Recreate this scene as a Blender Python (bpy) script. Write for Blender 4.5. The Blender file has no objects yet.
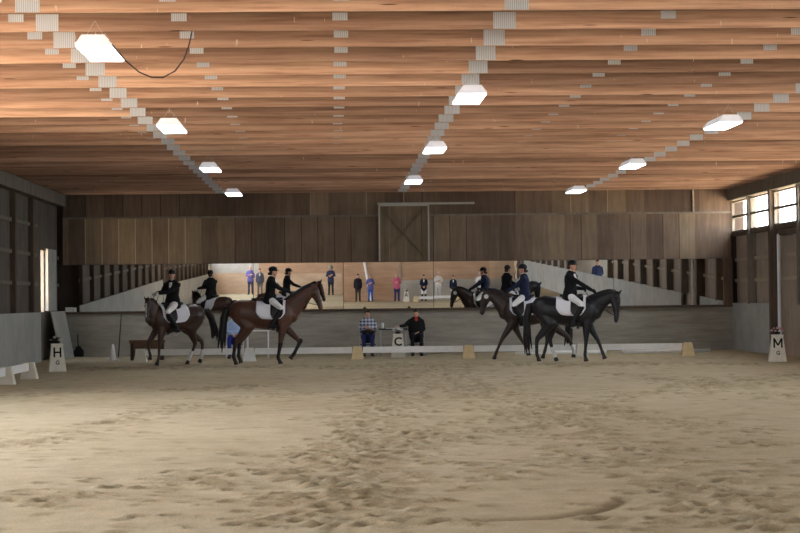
import bpy, math, random
import numpy as np
from mathutils import Vector, Matrix
random.seed(7)
rng = np.random.default_rng(11)
SC = bpy.context.scene
COL = SC.collection
V = Vector
R = math.radians

# ------------------------------------------------------------------ camera
F_PX, CX, CY = 1844.0, 400.0, 266.5
CAM = V((0, 0, 1.49))
VPX, VPY, ROLL = 334.0, 300.5, 0.0110
CEIL = 4.49          # underside of the trusses
BACK = 51.5          # back wall
WL, WR = -7.49, 11.15
END = -11.0          # wall behind the camera


def cam_axes():
    yaw, pit = (CX - VPX) / F_PX, (VPY - CY) / F_PX
    for _ in range(20):
        f = V((math.sin(yaw) * math.cos(pit), math.cos(yaw) * math.cos(pit), math.sin(pit)))
        r0 = V((math.cos(yaw), -math.sin(yaw), 0))
        u0 = r0.cross(f)
        r = r0 * math.cos(ROLL) - u0 * math.sin(ROLL)
        u = u0 * math.cos(ROLL) + r0 * math.sin(ROLL)
        d = V((0, 1, 0))
        px = CX + F_PX * d.dot(r) / d.dot(f)
        py = CY - F_PX * d.dot(u) / d.dot(f)
        yaw += (px - VPX) / F_PX
        pit += (VPY - py) / F_PX
    return r, u, f


CR, CU, CF = cam_axes()


def ray(px, py):
    return (CR * ((px - CX) / F_PX) + CU * ((CY - py) / F_PX) + CF)


def at(px, py, d):
    """point of the place seen at a pixel, on the plane y = d"""
    v = ray(px, py)
    return CAM + v * (d / v.y)


def ground(px, py):
    v = ray(px, py)
    return CAM + v * (-CAM.z / v.z)


cam = bpy.data.cameras.new('camera')
cam.sensor_width = 36.0
cam.lens = 36.0 * F_PX / 800.0
cam.clip_end = 400
camo = bpy.data.objects.new('camera', cam)
COL.objects.link(camo)
M3 = Matrix((CR, CU, -CF)).transposed()
camo.matrix_world = Matrix.Translation(CAM) @ M3.to_4x4()
SC.camera = camo


# ------------------------------------------------------------------ materials
def srgb(r, g, b):
    return tuple(((c / 255) / 12.92 if c / 255 <= .04045 else ((c / 255 + .055) / 1.055) ** 2.4) for c in (r, g, b)) + (1,)


class NT:
    def __init__(s, name):
        s.m = bpy.data.materials.new(name)
        s.m.use_nodes = True
        s.t = s.m.node_tree
        s.b = s.t.nodes['Principled BSDF']
        s.out = s.t.nodes['Material Output']

    def n(s, typ, **kw):
        nd = s.t.nodes.new(typ)
        for k, v in kw.items():
            if k in nd.inputs.keys() if hasattr(nd.inputs, 'keys') else False:
                nd.inputs[k].default_value = v
            else:
                setattr(nd, k, v)
        return nd

    def l(s, a, b):
        s.t.links.new(a, b)

    def coords(s, scale=(1, 1, 1), kind='Object'):
        tc = s.n('ShaderNodeTexCoord')
        mp = s.n('ShaderNodeMapping')
        mp.inputs['Scale'].default_value = scale
        s.l(tc.outputs[kind], mp.inputs['Vector'])
        return mp.outputs['Vector']

    def world_coords(s, scale=(1, 1, 1)):
        tc = s.n('ShaderNodeNewGeometry')
        mp = s.n('ShaderNodeMapping')
        mp.inputs['Scale'].default_value = scale
        s.l(tc.outputs['Position'], mp.inputs['Vector'])
        return mp.outputs['Vector']

    def noise(s, vec, scale=5, detail=4, rough=.6):
        nd = s.n('ShaderNodeTexNoise')
        nd.inputs['Scale'].default_value = scale
        nd.inputs['Detail'].default_value = detail
        nd.inputs['Roughness'].default_value = rough
        s.l(vec, nd.inputs['Vector'])
        return nd.outputs['Fac']

    def ramp(s, fac, stops):
        nd = s.n('ShaderNodeValToRGB')
        cr = nd.color_ramp
        while len(cr.elements) < len(stops):
            cr.elements.new(.5)
        for e, (p, c) in zip(cr.elements, stops):
            e.position = p
            e.color = c if len(c) == 4 else tuple(c) + (1,)
        s.l(fac, nd.inputs['Fac'])
        return nd.outputs['Color']

    def mix(s, a, b, fac, mode='MIX'):
        nd = s.n('ShaderNodeMix')
        nd.data_type = 'RGBA'
        nd.blend_type = mode
        for sock, v in ((nd.inputs[6], a), (nd.inputs[7], b), (nd.inputs[0], fac)):
            if hasattr(v, 'links') or isinstance(v, bpy.types.NodeSocket):
                s.l(v, sock)
            else:
                sock.default_value = v
        return nd.outputs[2]

    def math(s, op, a, b=0.0):
        nd = s.n('ShaderNodeMath')
        nd.operation = op
        for sock, v in ((nd.inputs[0], a), (nd.inputs[1], b)):
            if isinstance(v, bpy.types.NodeSocket):
                s.l(v, sock)
            else:
                sock.default_value = v
        return nd.outputs[0]

    def bump(s, h, strength=.3, dist=.01):
        nd = s.n('ShaderNodeBump')
        nd.inputs['Strength'].default_value = strength
        nd.inputs['Distance'].default_value = dist
        s.l(h, nd.inputs['Height'])
        s.l(nd.outputs['Normal'], s.b.inputs['Normal'])

    def col(s, c):
        if isinstance(c, bpy.types.NodeSocket):
            s.l(c, s.b.inputs['Base Color'])
        else:
            s.b.inputs['Base Color'].default_value = c
        return s

    def rough(s, r, spec=.3, metal=0.0):
        s.b.inputs['Roughness'].default_value = r
        s.b.inputs['Specular IOR Level'].default_value = spec
        s.b.inputs['Metallic'].default_value = metal
        return s


def plain(name, c, rough=.6, spec=.3, metal=0.0, var=.12, scale=6):
    """one colour with a little procedural mottling"""
    t = NT(name)
    n = t.noise(t.coords(), scale)
    lo = tuple(x * (1 - var) for x in c[:3]) + (1,)
    hi = tuple(min(1, x * (1 + var)) for x in c[:3]) + (1,)
    t.col(t.ramp(n, [(.3, lo), (.7, hi)])).rough(rough, spec, metal)
    return t.m


def beam_wood():
    t = NT('fir_lumber')
    info = t.n('ShaderNodeObjectInfo')
    vec = t.world_coords((.35, 1, 9))
    # shift every beam's grain
    add = t.n('ShaderNodeVectorMath')
    add.operation = 'ADD'
    t.l(vec, add.inputs[0])
    cmb = t.n('ShaderNodeCombineXYZ')
    t.l(t.math('MULTIPLY', info.outputs['Random'], 53.0), cmb.inputs[0])
    t.l(t.math('MULTIPLY', info.outputs['Random'], 17.0), cmb.inputs[2])
    t.l(cmb.outputs[0], add.inputs[1])
    g = t.noise(add.outputs[0], 3.0, 6, .62)
    c = t.ramp(g, [(.25, srgb(154, 118, 101)), (.5, srgb(192, 157, 136)), (.75, srgb(210, 179, 158))])
    # boards butt at the plates: tone changes along a beam
    seg = t.n('ShaderNodeTexWhiteNoise')
    seg.noise_dimensions = '2D'
    sx = t.n('ShaderNodeSeparateXYZ')
    geo = t.n('ShaderNodeNewGeometry')
    t.l(geo.outputs['Position'], sx.inputs[0])
    idx = t.math('FLOOR', t.math('DIVIDE', t.math('ADD', sx.outputs[0], 3.13), 5.06))
    cm2 = t.n('ShaderNodeCombineXYZ')
    t.l(idx, cm2.inputs[0])
    t.l(t.math('MULTIPLY', info.outputs['Random'], 91.0), cm2.inputs[1])
    t.l(cm2.outputs[0], seg.inputs['Vector'])
    tone = t.ramp(seg.outputs['Value'], [(0, (.52, .50, .50)), (.35, (.78, .75, .73)), (.7, (.98, .96, .95)), (1, (1.12, 1.12, 1.1))])
    c = t.mix(c, tone, 1.0, 'MULTIPLY')
    # shading painted in: chord face lighter at the bottom, darker towards the top
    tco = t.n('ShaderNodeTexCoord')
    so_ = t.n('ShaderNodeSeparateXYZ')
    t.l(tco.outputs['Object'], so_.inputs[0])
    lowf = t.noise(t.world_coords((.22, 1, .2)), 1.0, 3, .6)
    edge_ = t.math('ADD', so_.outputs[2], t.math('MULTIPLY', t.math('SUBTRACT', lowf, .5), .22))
    face_shade = t.ramp(t.math('MULTIPLY', edge_, 5.2), [(.30, (1.16, 1.15, 1.14)), (.5, (.86, .84, .83)), (1.0, (.74, .72, .71))])
    c = t.mix(c, face_shade, 1.0, 'MULTIPLY')
    # knots
    vo = t.n('ShaderNodeTexVoronoi')
    vo.inputs['Scale'].default_value = 1.0
    mp2 = t.n('ShaderNodeVectorMath')
    mp2.operation = 'MULTIPLY'
    mp2.inputs[1].default_value = (2.6, 1, 1.7)
    t.l(add.outputs[0], mp2.inputs[0])
    t.l(mp2.outputs[0], vo.inputs['Vector'])
    k = t.ramp(vo.outputs['Distance'], [(.05, (1, 1, 1)), (.11, (0, 0, 0))])
    c = t.mix(c, srgb(86, 52, 34), k)
    # white splashes of bird droppings
    w = t.noise(t.world_coords((16, .8, 4)), 1.3, 2, .5)
    wm = t.ramp(w, [(.735, (0, 0, 0)), (.76, (.8, .8, .8))])
    c = t.mix(c, srgb(214, 200, 185), wm)
    t.col(c).rough(.75, .15)
    return t.m


def board_wall(name, base, light, dark, width=.42, seed=0.0, seam=.02, axis=0):
    """vertical boards / plywood strips, each with its own tone and a seam"""
    t = NT(name)
    geo = t.n('ShaderNodeNewGeometry')
    sx = t.n('ShaderNodeSeparateXYZ')
    t.l(geo.outputs['Position'], sx.inputs[0])
    u = t.math('DIVIDE', t.math('ADD', sx.outputs[axis], seed + 40), width)
    fl = t.math('FLOOR', u)
    fr = t.math('FRACT', u)
    wn = t.n('ShaderNodeTexWhiteNoise')
    wn.noise_dimensions = '1D'
    t.l(t.math('ADD', fl, seed), wn.inputs['W'])
    fl3 = t.math('FLOOR', t.math('DIVIDE', u, 3.0))
    wn3 = t.n('ShaderNodeTexWhiteNoise')
    wn3.noise_dimensions = '1D'
    t.l(t.math('ADD', fl3, seed + 3.3), wn3.inputs['W'])
    v = t.math('ADD', t.math('MULTIPLY', wn.outputs['Value'], .5), t.math('MULTIPLY', wn3.outputs['Value'], .5))
    c = t.ramp(v, [(.1, dark), (.5, base), (.92, light)])
    g = t.noise(t.world_coords((7, 7, .7)), 1.6, 6, .65)
    gr = t.ramp(g, [(.25, (.68, .66, .64)), (.75, (1.12, 1.1, 1.06))])
    c = t.mix(c, gr, 1.0, 'MULTIPLY')
    bl = t.noise(t.world_coords((.5, .5, .8)), 1.0, 4, .6)
    c = t.mix(c, t.ramp(bl, [(.3, (.8, .79, .78)), (.7, (1.08, 1.08, 1.08))]), 1.0, 'MULTIPLY')
    sm = t.math('LESS_THAN', fr, seam / width)
    has = t.math('GREATER_THAN', wn.outputs['Value'], .45)
    lite = t.math('GREATER_THAN', wn3.outputs['Value'], .5)
    sc = t.mix(tuple(x * .45 for x in dark[:3]) + (1,), tuple(min(1, x * 1.35) for x in light[:3]) + (1,), lite)
    c = t.mix(c, sc, t.math('MULTIPLY', sm, has))
    t.col(c).rough(.8, .12)
    t.bump(g, .25, .004)
    return t.m


def sheet_wall(name, a, b, sx=.6, sz=5.0, stain=.25):
    t = NT(name)
    g = t.noise(t.world_coords((sx, sx, sz)), 1.8, 6, .65)
    c = t.ramp(g, [(.3, a), (.7, b)])
    bl = t.noise(t.world_coords((.45, .45, .7)), 1.0, 5, .65)
    c = t.mix(c, t.ramp(bl, [(.3, (1 - stain,) * 3), (.7, (1.05,) * 3)]), 1.0, 'MULTIPLY')
    t.col(c).rough(.8, .15)
    t.bump(g, .2, .004)
    return t.m


def sand():
    t = NT('arena_sand')
    at_ = t.n('ShaderNodeAttribute')
    at_.attribute_name = 'churn'
    fine = t.noise(t.world_coords((1, 1, 1)), 55, 4, .7)
    mid = t.noise(t.world_coords((1, .8, 1)), 3.2, 6, .68)
    big = t.noise(t.world_coords((.22, .16, 1)), 1.0, 4, .6)
    c = t.ramp(fine, [(.3, srgb(178, 165, 137)), (.7, srgb(207, 195, 168))])
    c = t.mix(c, t.ramp(mid, [(.3, (.84, .82, .78)), (.65, (1.03, 1.03, 1.03))]), 1.0, 'MULTIPLY')
    c = t.mix(c, t.ramp(big, [(.35, (.9, .875, .83)), (.65, (1.04, 1.04, 1.05))]), 1.0, 'MULTIPLY')
    damp = t.ramp(fine, [(.3, srgb(98, 82, 56)), (.7, srgb(136, 118, 84))])
    brk = t.math('MULTIPLY', at_.outputs['Fac'], t.ramp(mid, [(.3, (1, 1, 1)), (.72, (.78, .78, .78))]))
    c = t.mix(c, damp, brk)
    t.col(c).rough(.95, .08)
    h = t.math('ADD', t.math('MULTIPLY', fine, .35), mid)
    t.bump(h, .55, .02)
    return t.m


M = {}
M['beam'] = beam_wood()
M['plate'] = plain('galvanised_plate', srgb(150, 154, 160), .45, .5, .35, .12, 40)
M['back_low'] = board_wall('back_wall_boards', srgb(132, 114, 98), srgb(166, 148, 120), srgb(106, 90, 79), .46, 0.0)
M['back_high'] = board_wall('back_wall_upper_boards', srgb(122, 103, 90), srgb(146, 128, 108), srgb(98, 83, 75), .52, 9.0)
M['hatch'] = board_wall('hatch_boards', srgb(124, 108, 89), srgb(134, 118, 98), srgb(112, 97, 80), .45, 2.1, .012)
M['kick_back'] = sheet_wall('grey_plywood', srgb(152, 147, 136), srgb(184, 179, 168))
M['kick_side'] = sheet_wall('painted_grey_sheet', srgb(163, 164, 160), srgb(183, 183, 178), .8, .8, .18)
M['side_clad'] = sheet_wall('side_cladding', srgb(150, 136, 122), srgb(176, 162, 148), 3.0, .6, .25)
M['end_ply'] = sheet_wall('tan_plywood', srgb(176, 140, 112), srgb(206, 172, 142), .3, 2.4, .15)
M['end_kick'] = sheet_wall('pale_plywood', srgb(190, 160, 132), srgb(214, 188, 160), .5, 1.6, .1)
M['end_grey'] = sheet_wall('pale_grey_sheet', srgb(176, 170, 160), srgb(196, 190, 180), .6, .6, .1)
M['post'] = sheet_wall('dark_timber', srgb(84, 71, 62), srgb(108, 92, 80), 6, .6, .2)
M['post_grey'] = sheet_wall('grey_timber', srgb(112, 104, 94), srgb(138, 128, 116), 4, .8, .2)
M['girt'] = sheet_wall('pale_timber', srgb(158, 144, 126), srgb(182, 168, 150), .8, 5, .15)
M['dark'] = sheet_wall('dark_boards', srgb(58, 48, 42), srgb(78, 66, 58), 3, .6, .2)
M['roof'] = plain('roof_sheet', srgb(120, 96, 78), .8, .1, 0, .2, 2)
M['sand'] = sand()
M['white_paint'] = plain('white_paint', srgb(232, 232, 230), .5, .35, 0, .05, 9)
M['cream_paint'] = plain('cream_paint', srgb(212, 190, 146), .6, .3, 0, .08, 9)
M['marker_paint'] = plain('marker_paint', srgb(216, 212, 198), .6, .3, 0, .07, 9)
M['letter'] = plain('black_lettering', srgb(22, 22, 24), .6, .2, 0, .05)
M['steel'] = plain('grey_metal', srgb(176, 180, 184), .4, .5, .5, .08)
M['rail_metal'] = plain('pale_metal_track', srgb(170, 168, 160), .5, .4, .1, .08)
M['white_metal'] = plain('white_enamel', srgb(222, 222, 228), .35, .4, 0, .03)
M['cable'] = plain('dark_cable', srgb(60, 52, 50), .5, .4, 0, .05)
M['black_plastic'] = plain('black_plastic', srgb(30, 30, 33), .5, .3, 0, .1)
M['brown_wood'] = sheet_wall('brown_bench_wood', srgb(96, 74, 62), srgb(120, 94, 78), 1, 6, .15)

t = NT('lamp_diffuser')
t.b.inputs['Base Color'].default_value = (.9, .9, .92, 1)
t.b.inputs['Emission Color'].default_value = (.93, .95, 1, 1)
t.b.inputs['Emission Strength'].default_value = 2.3
M['lamp'] = t.m

t = NT('mirror_glass')
t.b.inputs['Base Color'].default_value = (.86, .87, .86, 1)
t.rough(.0, .5, 1.0)
M['mirror'] = t.m
t = NT('lamp_body')          # white lamp housing, faint glow added to brighten it
t.b.inputs['Base Color'].default_value = (.8, .8, .86, 1)
t.b.inputs['Emission Color'].default_value = (.88, .88, 1, 1)
t.b.inputs['Emission Strength'].default_value = .022
M['lamp_body'] = t.m
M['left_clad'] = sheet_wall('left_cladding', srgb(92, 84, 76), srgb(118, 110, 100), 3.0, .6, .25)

t = NT('window_glazing')        # clear ribbed sheet
tr = t.n('ShaderNodeBsdfTransparent')
tr.inputs['Color'].default_value = (.93, .95, .95, 1)
gl = t.n('ShaderNodeBsdfGlossy')
gl.inputs['Roughness'].default_value = .1
mx = t.n('ShaderNodeMixShader')
mx.inputs[0].default_value = .06
t.l(tr.outputs[0], mx.inputs[1])
t.l(gl.outputs[0], mx.inputs[2])
t.l(mx.outputs[0], t.out.inputs['Surface'])
M['glazing'] = t.m

_cloth = {}


def cloth(r, g, b, rough=.85):
    k = (r, g, b, rough)
    if k not in _cloth:
        _cloth[k] = plain('cloth_%02x%02x%02x' % (r, g, b), srgb(r, g, b), rough, .2, 0, .12, 14)
    return _cloth[k]


SKIN = plain('skin', srgb(206, 158, 134), .55, .3, 0, .05)
EYE = plain('eye', srgb(40, 32, 28), .3, .5, 0, .02)
LIP = plain('lip', srgb(160, 92, 84), .5, .3, 0, .03)


# ------------------------------------------------------------------ mesh builder
class MB:
    def __init__(s):
        s.v, s.f, s.m = [], [], []
        s.mat = 0

    def quad(s, *ids):
        s.f.append(tuple(ids))
        s.m.append(s.mat)

    def box(s, a, b, T=None):
        x0, y0, z0 = a
        x1, y1, z1 = b
        i = len(s.v)
        for p in ((x0, y0, z0), (x1, y0, z0), (x1, y1, z0), (x0, y1, z0), (x0, y0, z1), (x1, y0, z1), (x1, y1, z1), (x0, y1, z1)):
            p = V(p)
            s.v.append(T @ p if T else p)
        for q in ((0, 3, 2, 1), (4, 5, 6, 7), (0, 1, 5, 4), (1, 2, 6, 5), (2, 3, 7, 6), (3, 0, 4, 7)):
            s.quad(*[i + k for k in q])
        return s

    def bar(s, a, b, w, h, up=V((0, 0, 1))):
        """square-section bar from a to b, w across, h along up"""
        a, b = V(a), V(b)
        t = (b - a).normalized()
        sd = V(up).cross(t)
        if sd.length < 1e-5:
            sd = V((1, 0, 0)).cross(t)
        sd.normalize()
        u = t.cross(sd)
        i = len(s.v)
        for p in (a, b):
            for k, l in ((-1, -1), (1, -1), (1, 1), (-1, 1)):
                s.v.append(p + sd * (k * w / 2) + u * (l * h / 2))
        for q in ((3, 2, 1, 0), (4, 5, 6, 7), (0, 1, 5, 4), (1, 2, 6, 5), (2, 3, 7, 6), (3, 0, 4, 7)):
            s.quad(*[i + k for k in q])
        return s

    def prism(s, poly, y0, y1, T=None):
        """polygon in x,z (counter-clockwise seen from -y) extruded along y"""
        i = len(s.v)
        n = len(poly)
        for y in (y0, y1):
            for x, z in poly:
                p = V((x, y, z))
                s.v.append(T @ p if T else p)
        s.quad(*[i + k for k in range(n)])
        s.quad(*[i + n + k for k in reversed(range(n))])
        for k in range(n):
            s.quad(i + (k + 1) % n, i + k, i + n + k, i + n + (k + 1) % n)
        return s

    def loft(s, pts, rads, up=(0, 0, 1), n=10, round_ends=True):
        pts = [V(p) for p in pts]
        rads = [(r, r) if not isinstance(r, (tuple, list)) else r for r in rads]
        up = V(up)
        m = len(pts)
        tans = []
        for k in range(m):
            a = pts[max(0, k - 1)]
            b = pts[min(m - 1, k + 1)]
            tans.append((b - a).normalized())
        rings = []
        if round_ends:
            for o, sc in ((1.0, .12), (.8, .6), (.42, .9)):
                rings.append((pts[0] - tans[0] * (min(rads[0]) * o), tans[0], (rads[0][0] * sc, rads[0][1] * sc)))
        for p, t_, r in zip(pts, tans, rads):
            rings.append((p, t_, r))
        if round_ends:
            for o, sc in ((.42, .9), (.8, .6), (1.0, .12)):
                rings.append((pts[-1] + tans[-1] * (min(rads[-1]) * o), tans[-1], (rads[-1][0] * sc, rads[-1][1] * sc)))
        base = len(s.v)
        prev = None
        for p, t_, r in rings:
            sd = up.cross(t_)
            if sd.length < .05:
                sd = prev if prev is not None else V((0, 1, 0)).cross(t_)
                if sd.length < .05:
                    sd = V((1, 0, 0)).cross(t_)
            sd = (sd - t_ * sd.dot(t_)).normalized()
            prev = sd
            w = t_.cross(sd)
            for k in range(n):
                an = 2 * math.pi * k / n
                s.v.append(p + sd * (r[0] * math.cos(an)) + w * (r[1] * math.sin(an)))
        nr = len(rings)
        for a in range(nr - 1):
            for k in range(n):
                k2 = (k + 1) % n
                s.quad(base + a * n + k, base + a * n + k2, base + (a + 1) * n + k2, base + (a + 1) * n + k)
        s.quad(*[base + k for k in reversed(range(n))])
        s.quad(*[base + (nr - 1) * n + k for k in range(n)])
        return s

    def ball(s, c, r, n=10):
        c = V(c)
        r = (r, r, r) if not isinstance(r, (tuple, list)) else r
        b = len(s.v)
        m = max(4, n // 2 + 1)
        s.v.append(c + V((0, 0, -r[2])))
        for a in range(1, m):
            th = -math.pi / 2 + math.pi * a / m
            for k in range(n):
                ph = 2 * math.pi * k / n
                s.v.append(c + V((r[0] * math.cos(th) * math.cos(ph), r[1] * math.cos(th) * math.sin(ph), r[2] * math.sin(th))))
        s.v.append(c + V((0, 0, r[2])))
        top = len(s.v) - 1
        for k in range(n):
            s.quad(b, b + 1 + (k + 1) % n, b + 1 + k)
            s.quad(top, b + 1 + (m - 2) * n + k, b + 1 + (m - 2) * n + (k + 1) % n)
        for a in range(m - 2):
            for k in range(n):
                k2 = (k + 1) % n
                s.quad(b + 1 + a * n + k, b + 1 + a * n + k2, b + 1 + (a + 1) * n + k2, b + 1 + (a + 1) * n + k)
        return s

    def mesh(s, name, mats, smooth=False):
        me = bpy.data.meshes.new(name)
        me.from_pydata([tuple(v) for v in s.v], [], s.f)
        for m_ in (mats if isinstance(mats, (list, tuple)) else [mats]):
            me.materials.append(m_)
        me.polygons.foreach_set('material_index', s.m)
        if smooth:
            me.polygons.foreach_set('use_smooth', [True] * len(me.polygons))
        me.update()
        return me

    def build(s, name, mats, parent=None, smooth=False, loc=None):
        return link(name, s.mesh(name, mats, smooth), parent, loc)


def link(name, me, parent=None, loc=None):
    o = bpy.data.objects.new(name, me)
    COL.objects.link(o)
    if parent is not None:
        o.parent = parent
    if loc is not None:
        o.location = loc
    return o


def remeshed(mb, voxel, smooth_it=6, factor=.5):
    """union of the lofts as one continuous skin"""
    tmp = link('tmp_body', mb.mesh('tmp_body', []))
    r = tmp.modifiers.new('r', 'REMESH')
    r.mode = 'VOXEL'
    r.voxel_size = voxel
    sm = tmp.modifiers.new('s', 'SMOOTH')
    sm.iterations = smooth_it
    sm.factor = factor
    dg = bpy.context.evaluated_depsgraph_get()
    dg.update()
    me = bpy.data.meshes.new_from_object(tmp.evaluated_get(dg))
    bpy.data.objects.remove(tmp)
    return me


def absorb(mb, me, mat=0):
    i = len(mb.v)
    mb.v.extend(v.co.copy() for v in me.vertices)
    for p in me.polygons:
        mb.f.append(tuple(i + k for k in p.vertices))
        mb.m.append(mat)
    bpy.data.meshes.remove(me)


def tag(o, label=None, cat=None, group=None, kind=None):
    if label:
        o['label'] = label
    if cat:
        o['category'] = cat
    if group:
        o['group'] = group
    if kind:
        o['kind'] = kind
    return o


def thing(name, label, cat, loc=(0, 0, 0), rz=0.0, group=None):
    o = bpy.data.objects.new(name, None)
    o.empty_display_size = .1
    COL.objects.link(o)
    o.location = loc
    o.rotation_euler = (0, 0, rz)
    return tag(o, label, cat, group)


def struct(name, mb, mats, parent=None, smooth=False):
    o = mb.build(name, mats, parent, smooth)
    if parent is None:
        o['kind'] = 'structure'
    return o


def copy_tree(o, parent=None):
    c = o.copy()
    COL.objects.link(c)
    if parent is not None:
        c.parent = parent
    for ch in list(o.children):
        copy_tree(ch, c)
    return c


TRIM = [0]


def trim(mb, mats):
    TRIM[0] += 1
    return struct('trim_%d' % TRIM[0], mb, mats)
# ------------------------------------------------------------------ materials needing extra nodes
t = NT('ribbed_plate')
wv = t.n('ShaderNodeTexWave')
wv.inputs['Scale'].default_value = 14
wv.inputs['Distortion'].default_value = .3
t.l(t.world_coords((1, 0, 0)), wv.inputs['Vector'])
t.col(t.ramp(wv.outputs['Fac'], [(.2, srgb(168, 173, 184)), (.6, srgb(204, 209, 220))])).rough(.45, .5, .1)
M['plate'] = t.m

# ------------------------------------------------------------------ arena floor with hoof prints
TRACKS = [  # pixel path, half width (m), prints per metre
    ([(392, 363), (391, 380), (384, 405), (366, 450), (335, 531)], .55, 11),
    ([(425, 364), (470, 385), (520, 408), (590, 440), (700, 490), (790, 531)], .75, 9),
    ([(795, 374), (690, 388), (600, 402), (520, 420), (430, 438), (300, 466), (130, 488), (4, 506)], .7, 8),
    ([(4, 448), (90, 428), (180, 408), (270, 396), (350, 390)], .5, 6),
    ([(560, 404), (660, 420), (796, 446)], .6, 7),
    ([(460, 470), (600, 462), (796, 470)], .6, 6),
    ([(4, 398), (120, 392), (260, 386)], .5, 6),
    ([(796, 400), (700, 384), (620, 374)], .6, 6),
    ([(60, 369), (300, 367), (500, 365), (760, 364)], 1.0, 16),
    ([(280, 531), (330, 500), (360, 470)], .9, 9),
    ([(700, 531), (760, 500), (798, 488)], .8, 7),
]
prints = []
for path, hw, dens in TRACKS:
    P_ = [ground(*p) for p in path]
    for a, b in zip(P_[:-1], P_[1:]):
        L = (b - a).length
        tv = (b - a).normalized()
        nv = V((-tv.y, tv.x, 0))
        for _ in range(int(L * dens * 2.6)):
            q = a + tv * (random.random() * L) + nv * random.gauss(0, hw * .6)
            prints.append((q.x, q.y, random.uniform(.045, .085), random.uniform(.02, .055), random.uniform(0, 6.28)))
for _ in range(1500):
    prints.append((random.uniform(-7, 11), random.uniform(11, 50), random.uniform(.05, .08), random.uniform(.008, .025), random.uniform(0, 6.28)))
ys = np.concatenate([np.arange(END, 10, 1.0), np.arange(10, 19, .04), np.arange(19, 30, .06), np.arange(30, BACK + .2, .13), [BACK + .25]])
xs = np.linspace(WL - .22, WR + .22, 400)
X, Y = np.meshgrid(xs, ys)
Z = np.zeros_like(X)
CH = np.zeros_like(X)
for (px, py, r, dep, an) in prints:
    rr = r * 3.4
    i0, i1 = np.searchsorted(xs, [px - rr, px + rr])
    j0, j1 = np.searchsorted(ys, [py - rr, py + rr])
    if i1 <= i0 or j1 <= j0:
        continue
    dx = X[j0:j1, i0:i1] - px
    dy = Y[j0:j1, i0:i1] - py
    c, s_ = math.cos(an), math.sin(an)
    u = (dx * c + dy * s_) / 1.15
    v = (-dx * s_ + dy * c) / .9
    q = np.sqrt(u * u + v * v) / r
    Z[j0:j1, i0:i1] += -dep * np.exp(-(q / .8) ** 2) + dep * .42 * np.exp(-((q - 1.45) / .5) ** 2)
    CH[j0:j1, i0:i1] = np.maximum(CH[j0:j1, i0:i1], (.5 + dep * 11) * np.exp(-(q / 1.15) ** 2))
# one long furrow near the camera
fur = [ground(*p) for p in ((418, 526), (450, 524), (500, 521), (545, 518), (585, 512), (610, 506), (624, 500))]
dist = np.full_like(X, 9.0)
for a, b in zip(fur[:-1], fur[1:]):
    L = (b - a).length
    tv = (b - a).normalized()
    dx, dy = X - a.x, Y - a.y
    al = np.clip((dx * tv.x + dy * tv.y), 0, L)
    dist = np.minimum(dist, np.sqrt((dx - al * tv.x) ** 2 + (dy - al * tv.y) ** 2))
near = dist < .4
if True:
    Z[near] += -.022 * np.exp(-(dist[near] / .05) ** 2) + .006 * np.exp(-((dist[near] - .11) / .05) ** 2)
    CH[near] = np.maximum(CH[near], .8 * np.exp(-(dist[near] / .07) ** 2))
# soft unevenness
for k in range(14):
    kx, ky, ph = rng.normal(0, 1.6), rng.normal(0, 1.6), rng.uniform(0, 6.28)
    Z += .0035 * np.sin(kx * X + ky * Y + ph)
edge = np.minimum(np.minimum(X - xs[0], xs[-1] - X), np.minimum(Y - ys[0], ys[-1] - Y))
Z *= np.clip(edge / .3, 0, 1)
Z = np.clip(Z, -.07, .035)


def floor_z(x, y):
    j = int(np.clip(np.searchsorted(ys, y), 1, len(ys) - 1))
    i = int(np.clip(np.searchsorted(xs, x), 1, len(xs) - 1))
    return float(Z[j, i])


ny, nx = X.shape
me = bpy.data.meshes.new('floor')
idx = np.arange(ny * nx).reshape(ny, nx)
quads = np.stack([idx[:-1, :-1], idx[:-1, 1:], idx[1:, 1:], idx[1:, :-1]], -1).reshape(-1, 4)
me.vertices.add(ny * nx)
me.vertices.foreach_set('co', np.stack([X, Y, Z], -1).ravel())
me.loops.add(quads.size)
me.loops.foreach_set('vertex_index', quads.ravel().astype(np.int32))
me.polygons.add(len(quads))
me.polygons.foreach_set('loop_start', np.arange(0, quads.size, 4, dtype=np.int32))
me.polygons.foreach_set('use_smooth', np.ones(len(quads), dtype=bool))
me.update(calc_edges=True)
at_ = me.attributes.new('churn', 'FLOAT', 'POINT')
at_.data.foreach_set('value', np.clip(CH, 0, 1).ravel().astype(np.float32))
me.materials.append(M['sand'])
tag(link('floor', me), kind='structure')

# ------------------------------------------------------------------ roof and trusses
mb = MB()
mb.box((WL - .4, END - .3, CEIL + .62), (WR + .4, BACK + .3, CEIL + .7))
struct('ceiling', mb, M['roof'])
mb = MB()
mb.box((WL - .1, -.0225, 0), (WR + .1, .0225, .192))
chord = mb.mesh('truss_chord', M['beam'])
mb = MB()
mb.box((-.125, -.004, .002), (.125, 0, .19))
splice = mb.mesh('splice_plate', M['plate'])
mb = MB()
mb.box((-.085, -.004, .105), (.085, 0, .192))
webpl = mb.mesh('web_plate', M['plate'])
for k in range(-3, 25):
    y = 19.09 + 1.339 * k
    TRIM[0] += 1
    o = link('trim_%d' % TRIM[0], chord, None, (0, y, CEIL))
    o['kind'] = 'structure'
    for x, me in ((-3.13, splice), (1.94, splice), (7.0, splice), (-3.47 if k % 1 == 0 else 0, webpl), (-1.69, webpl), (.107, webpl), (3.76, webpl), (5.55, webpl)):
        link('nail_plate', me, o, (x + random.uniform(-.015, .015), -.0225, 0))

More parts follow.
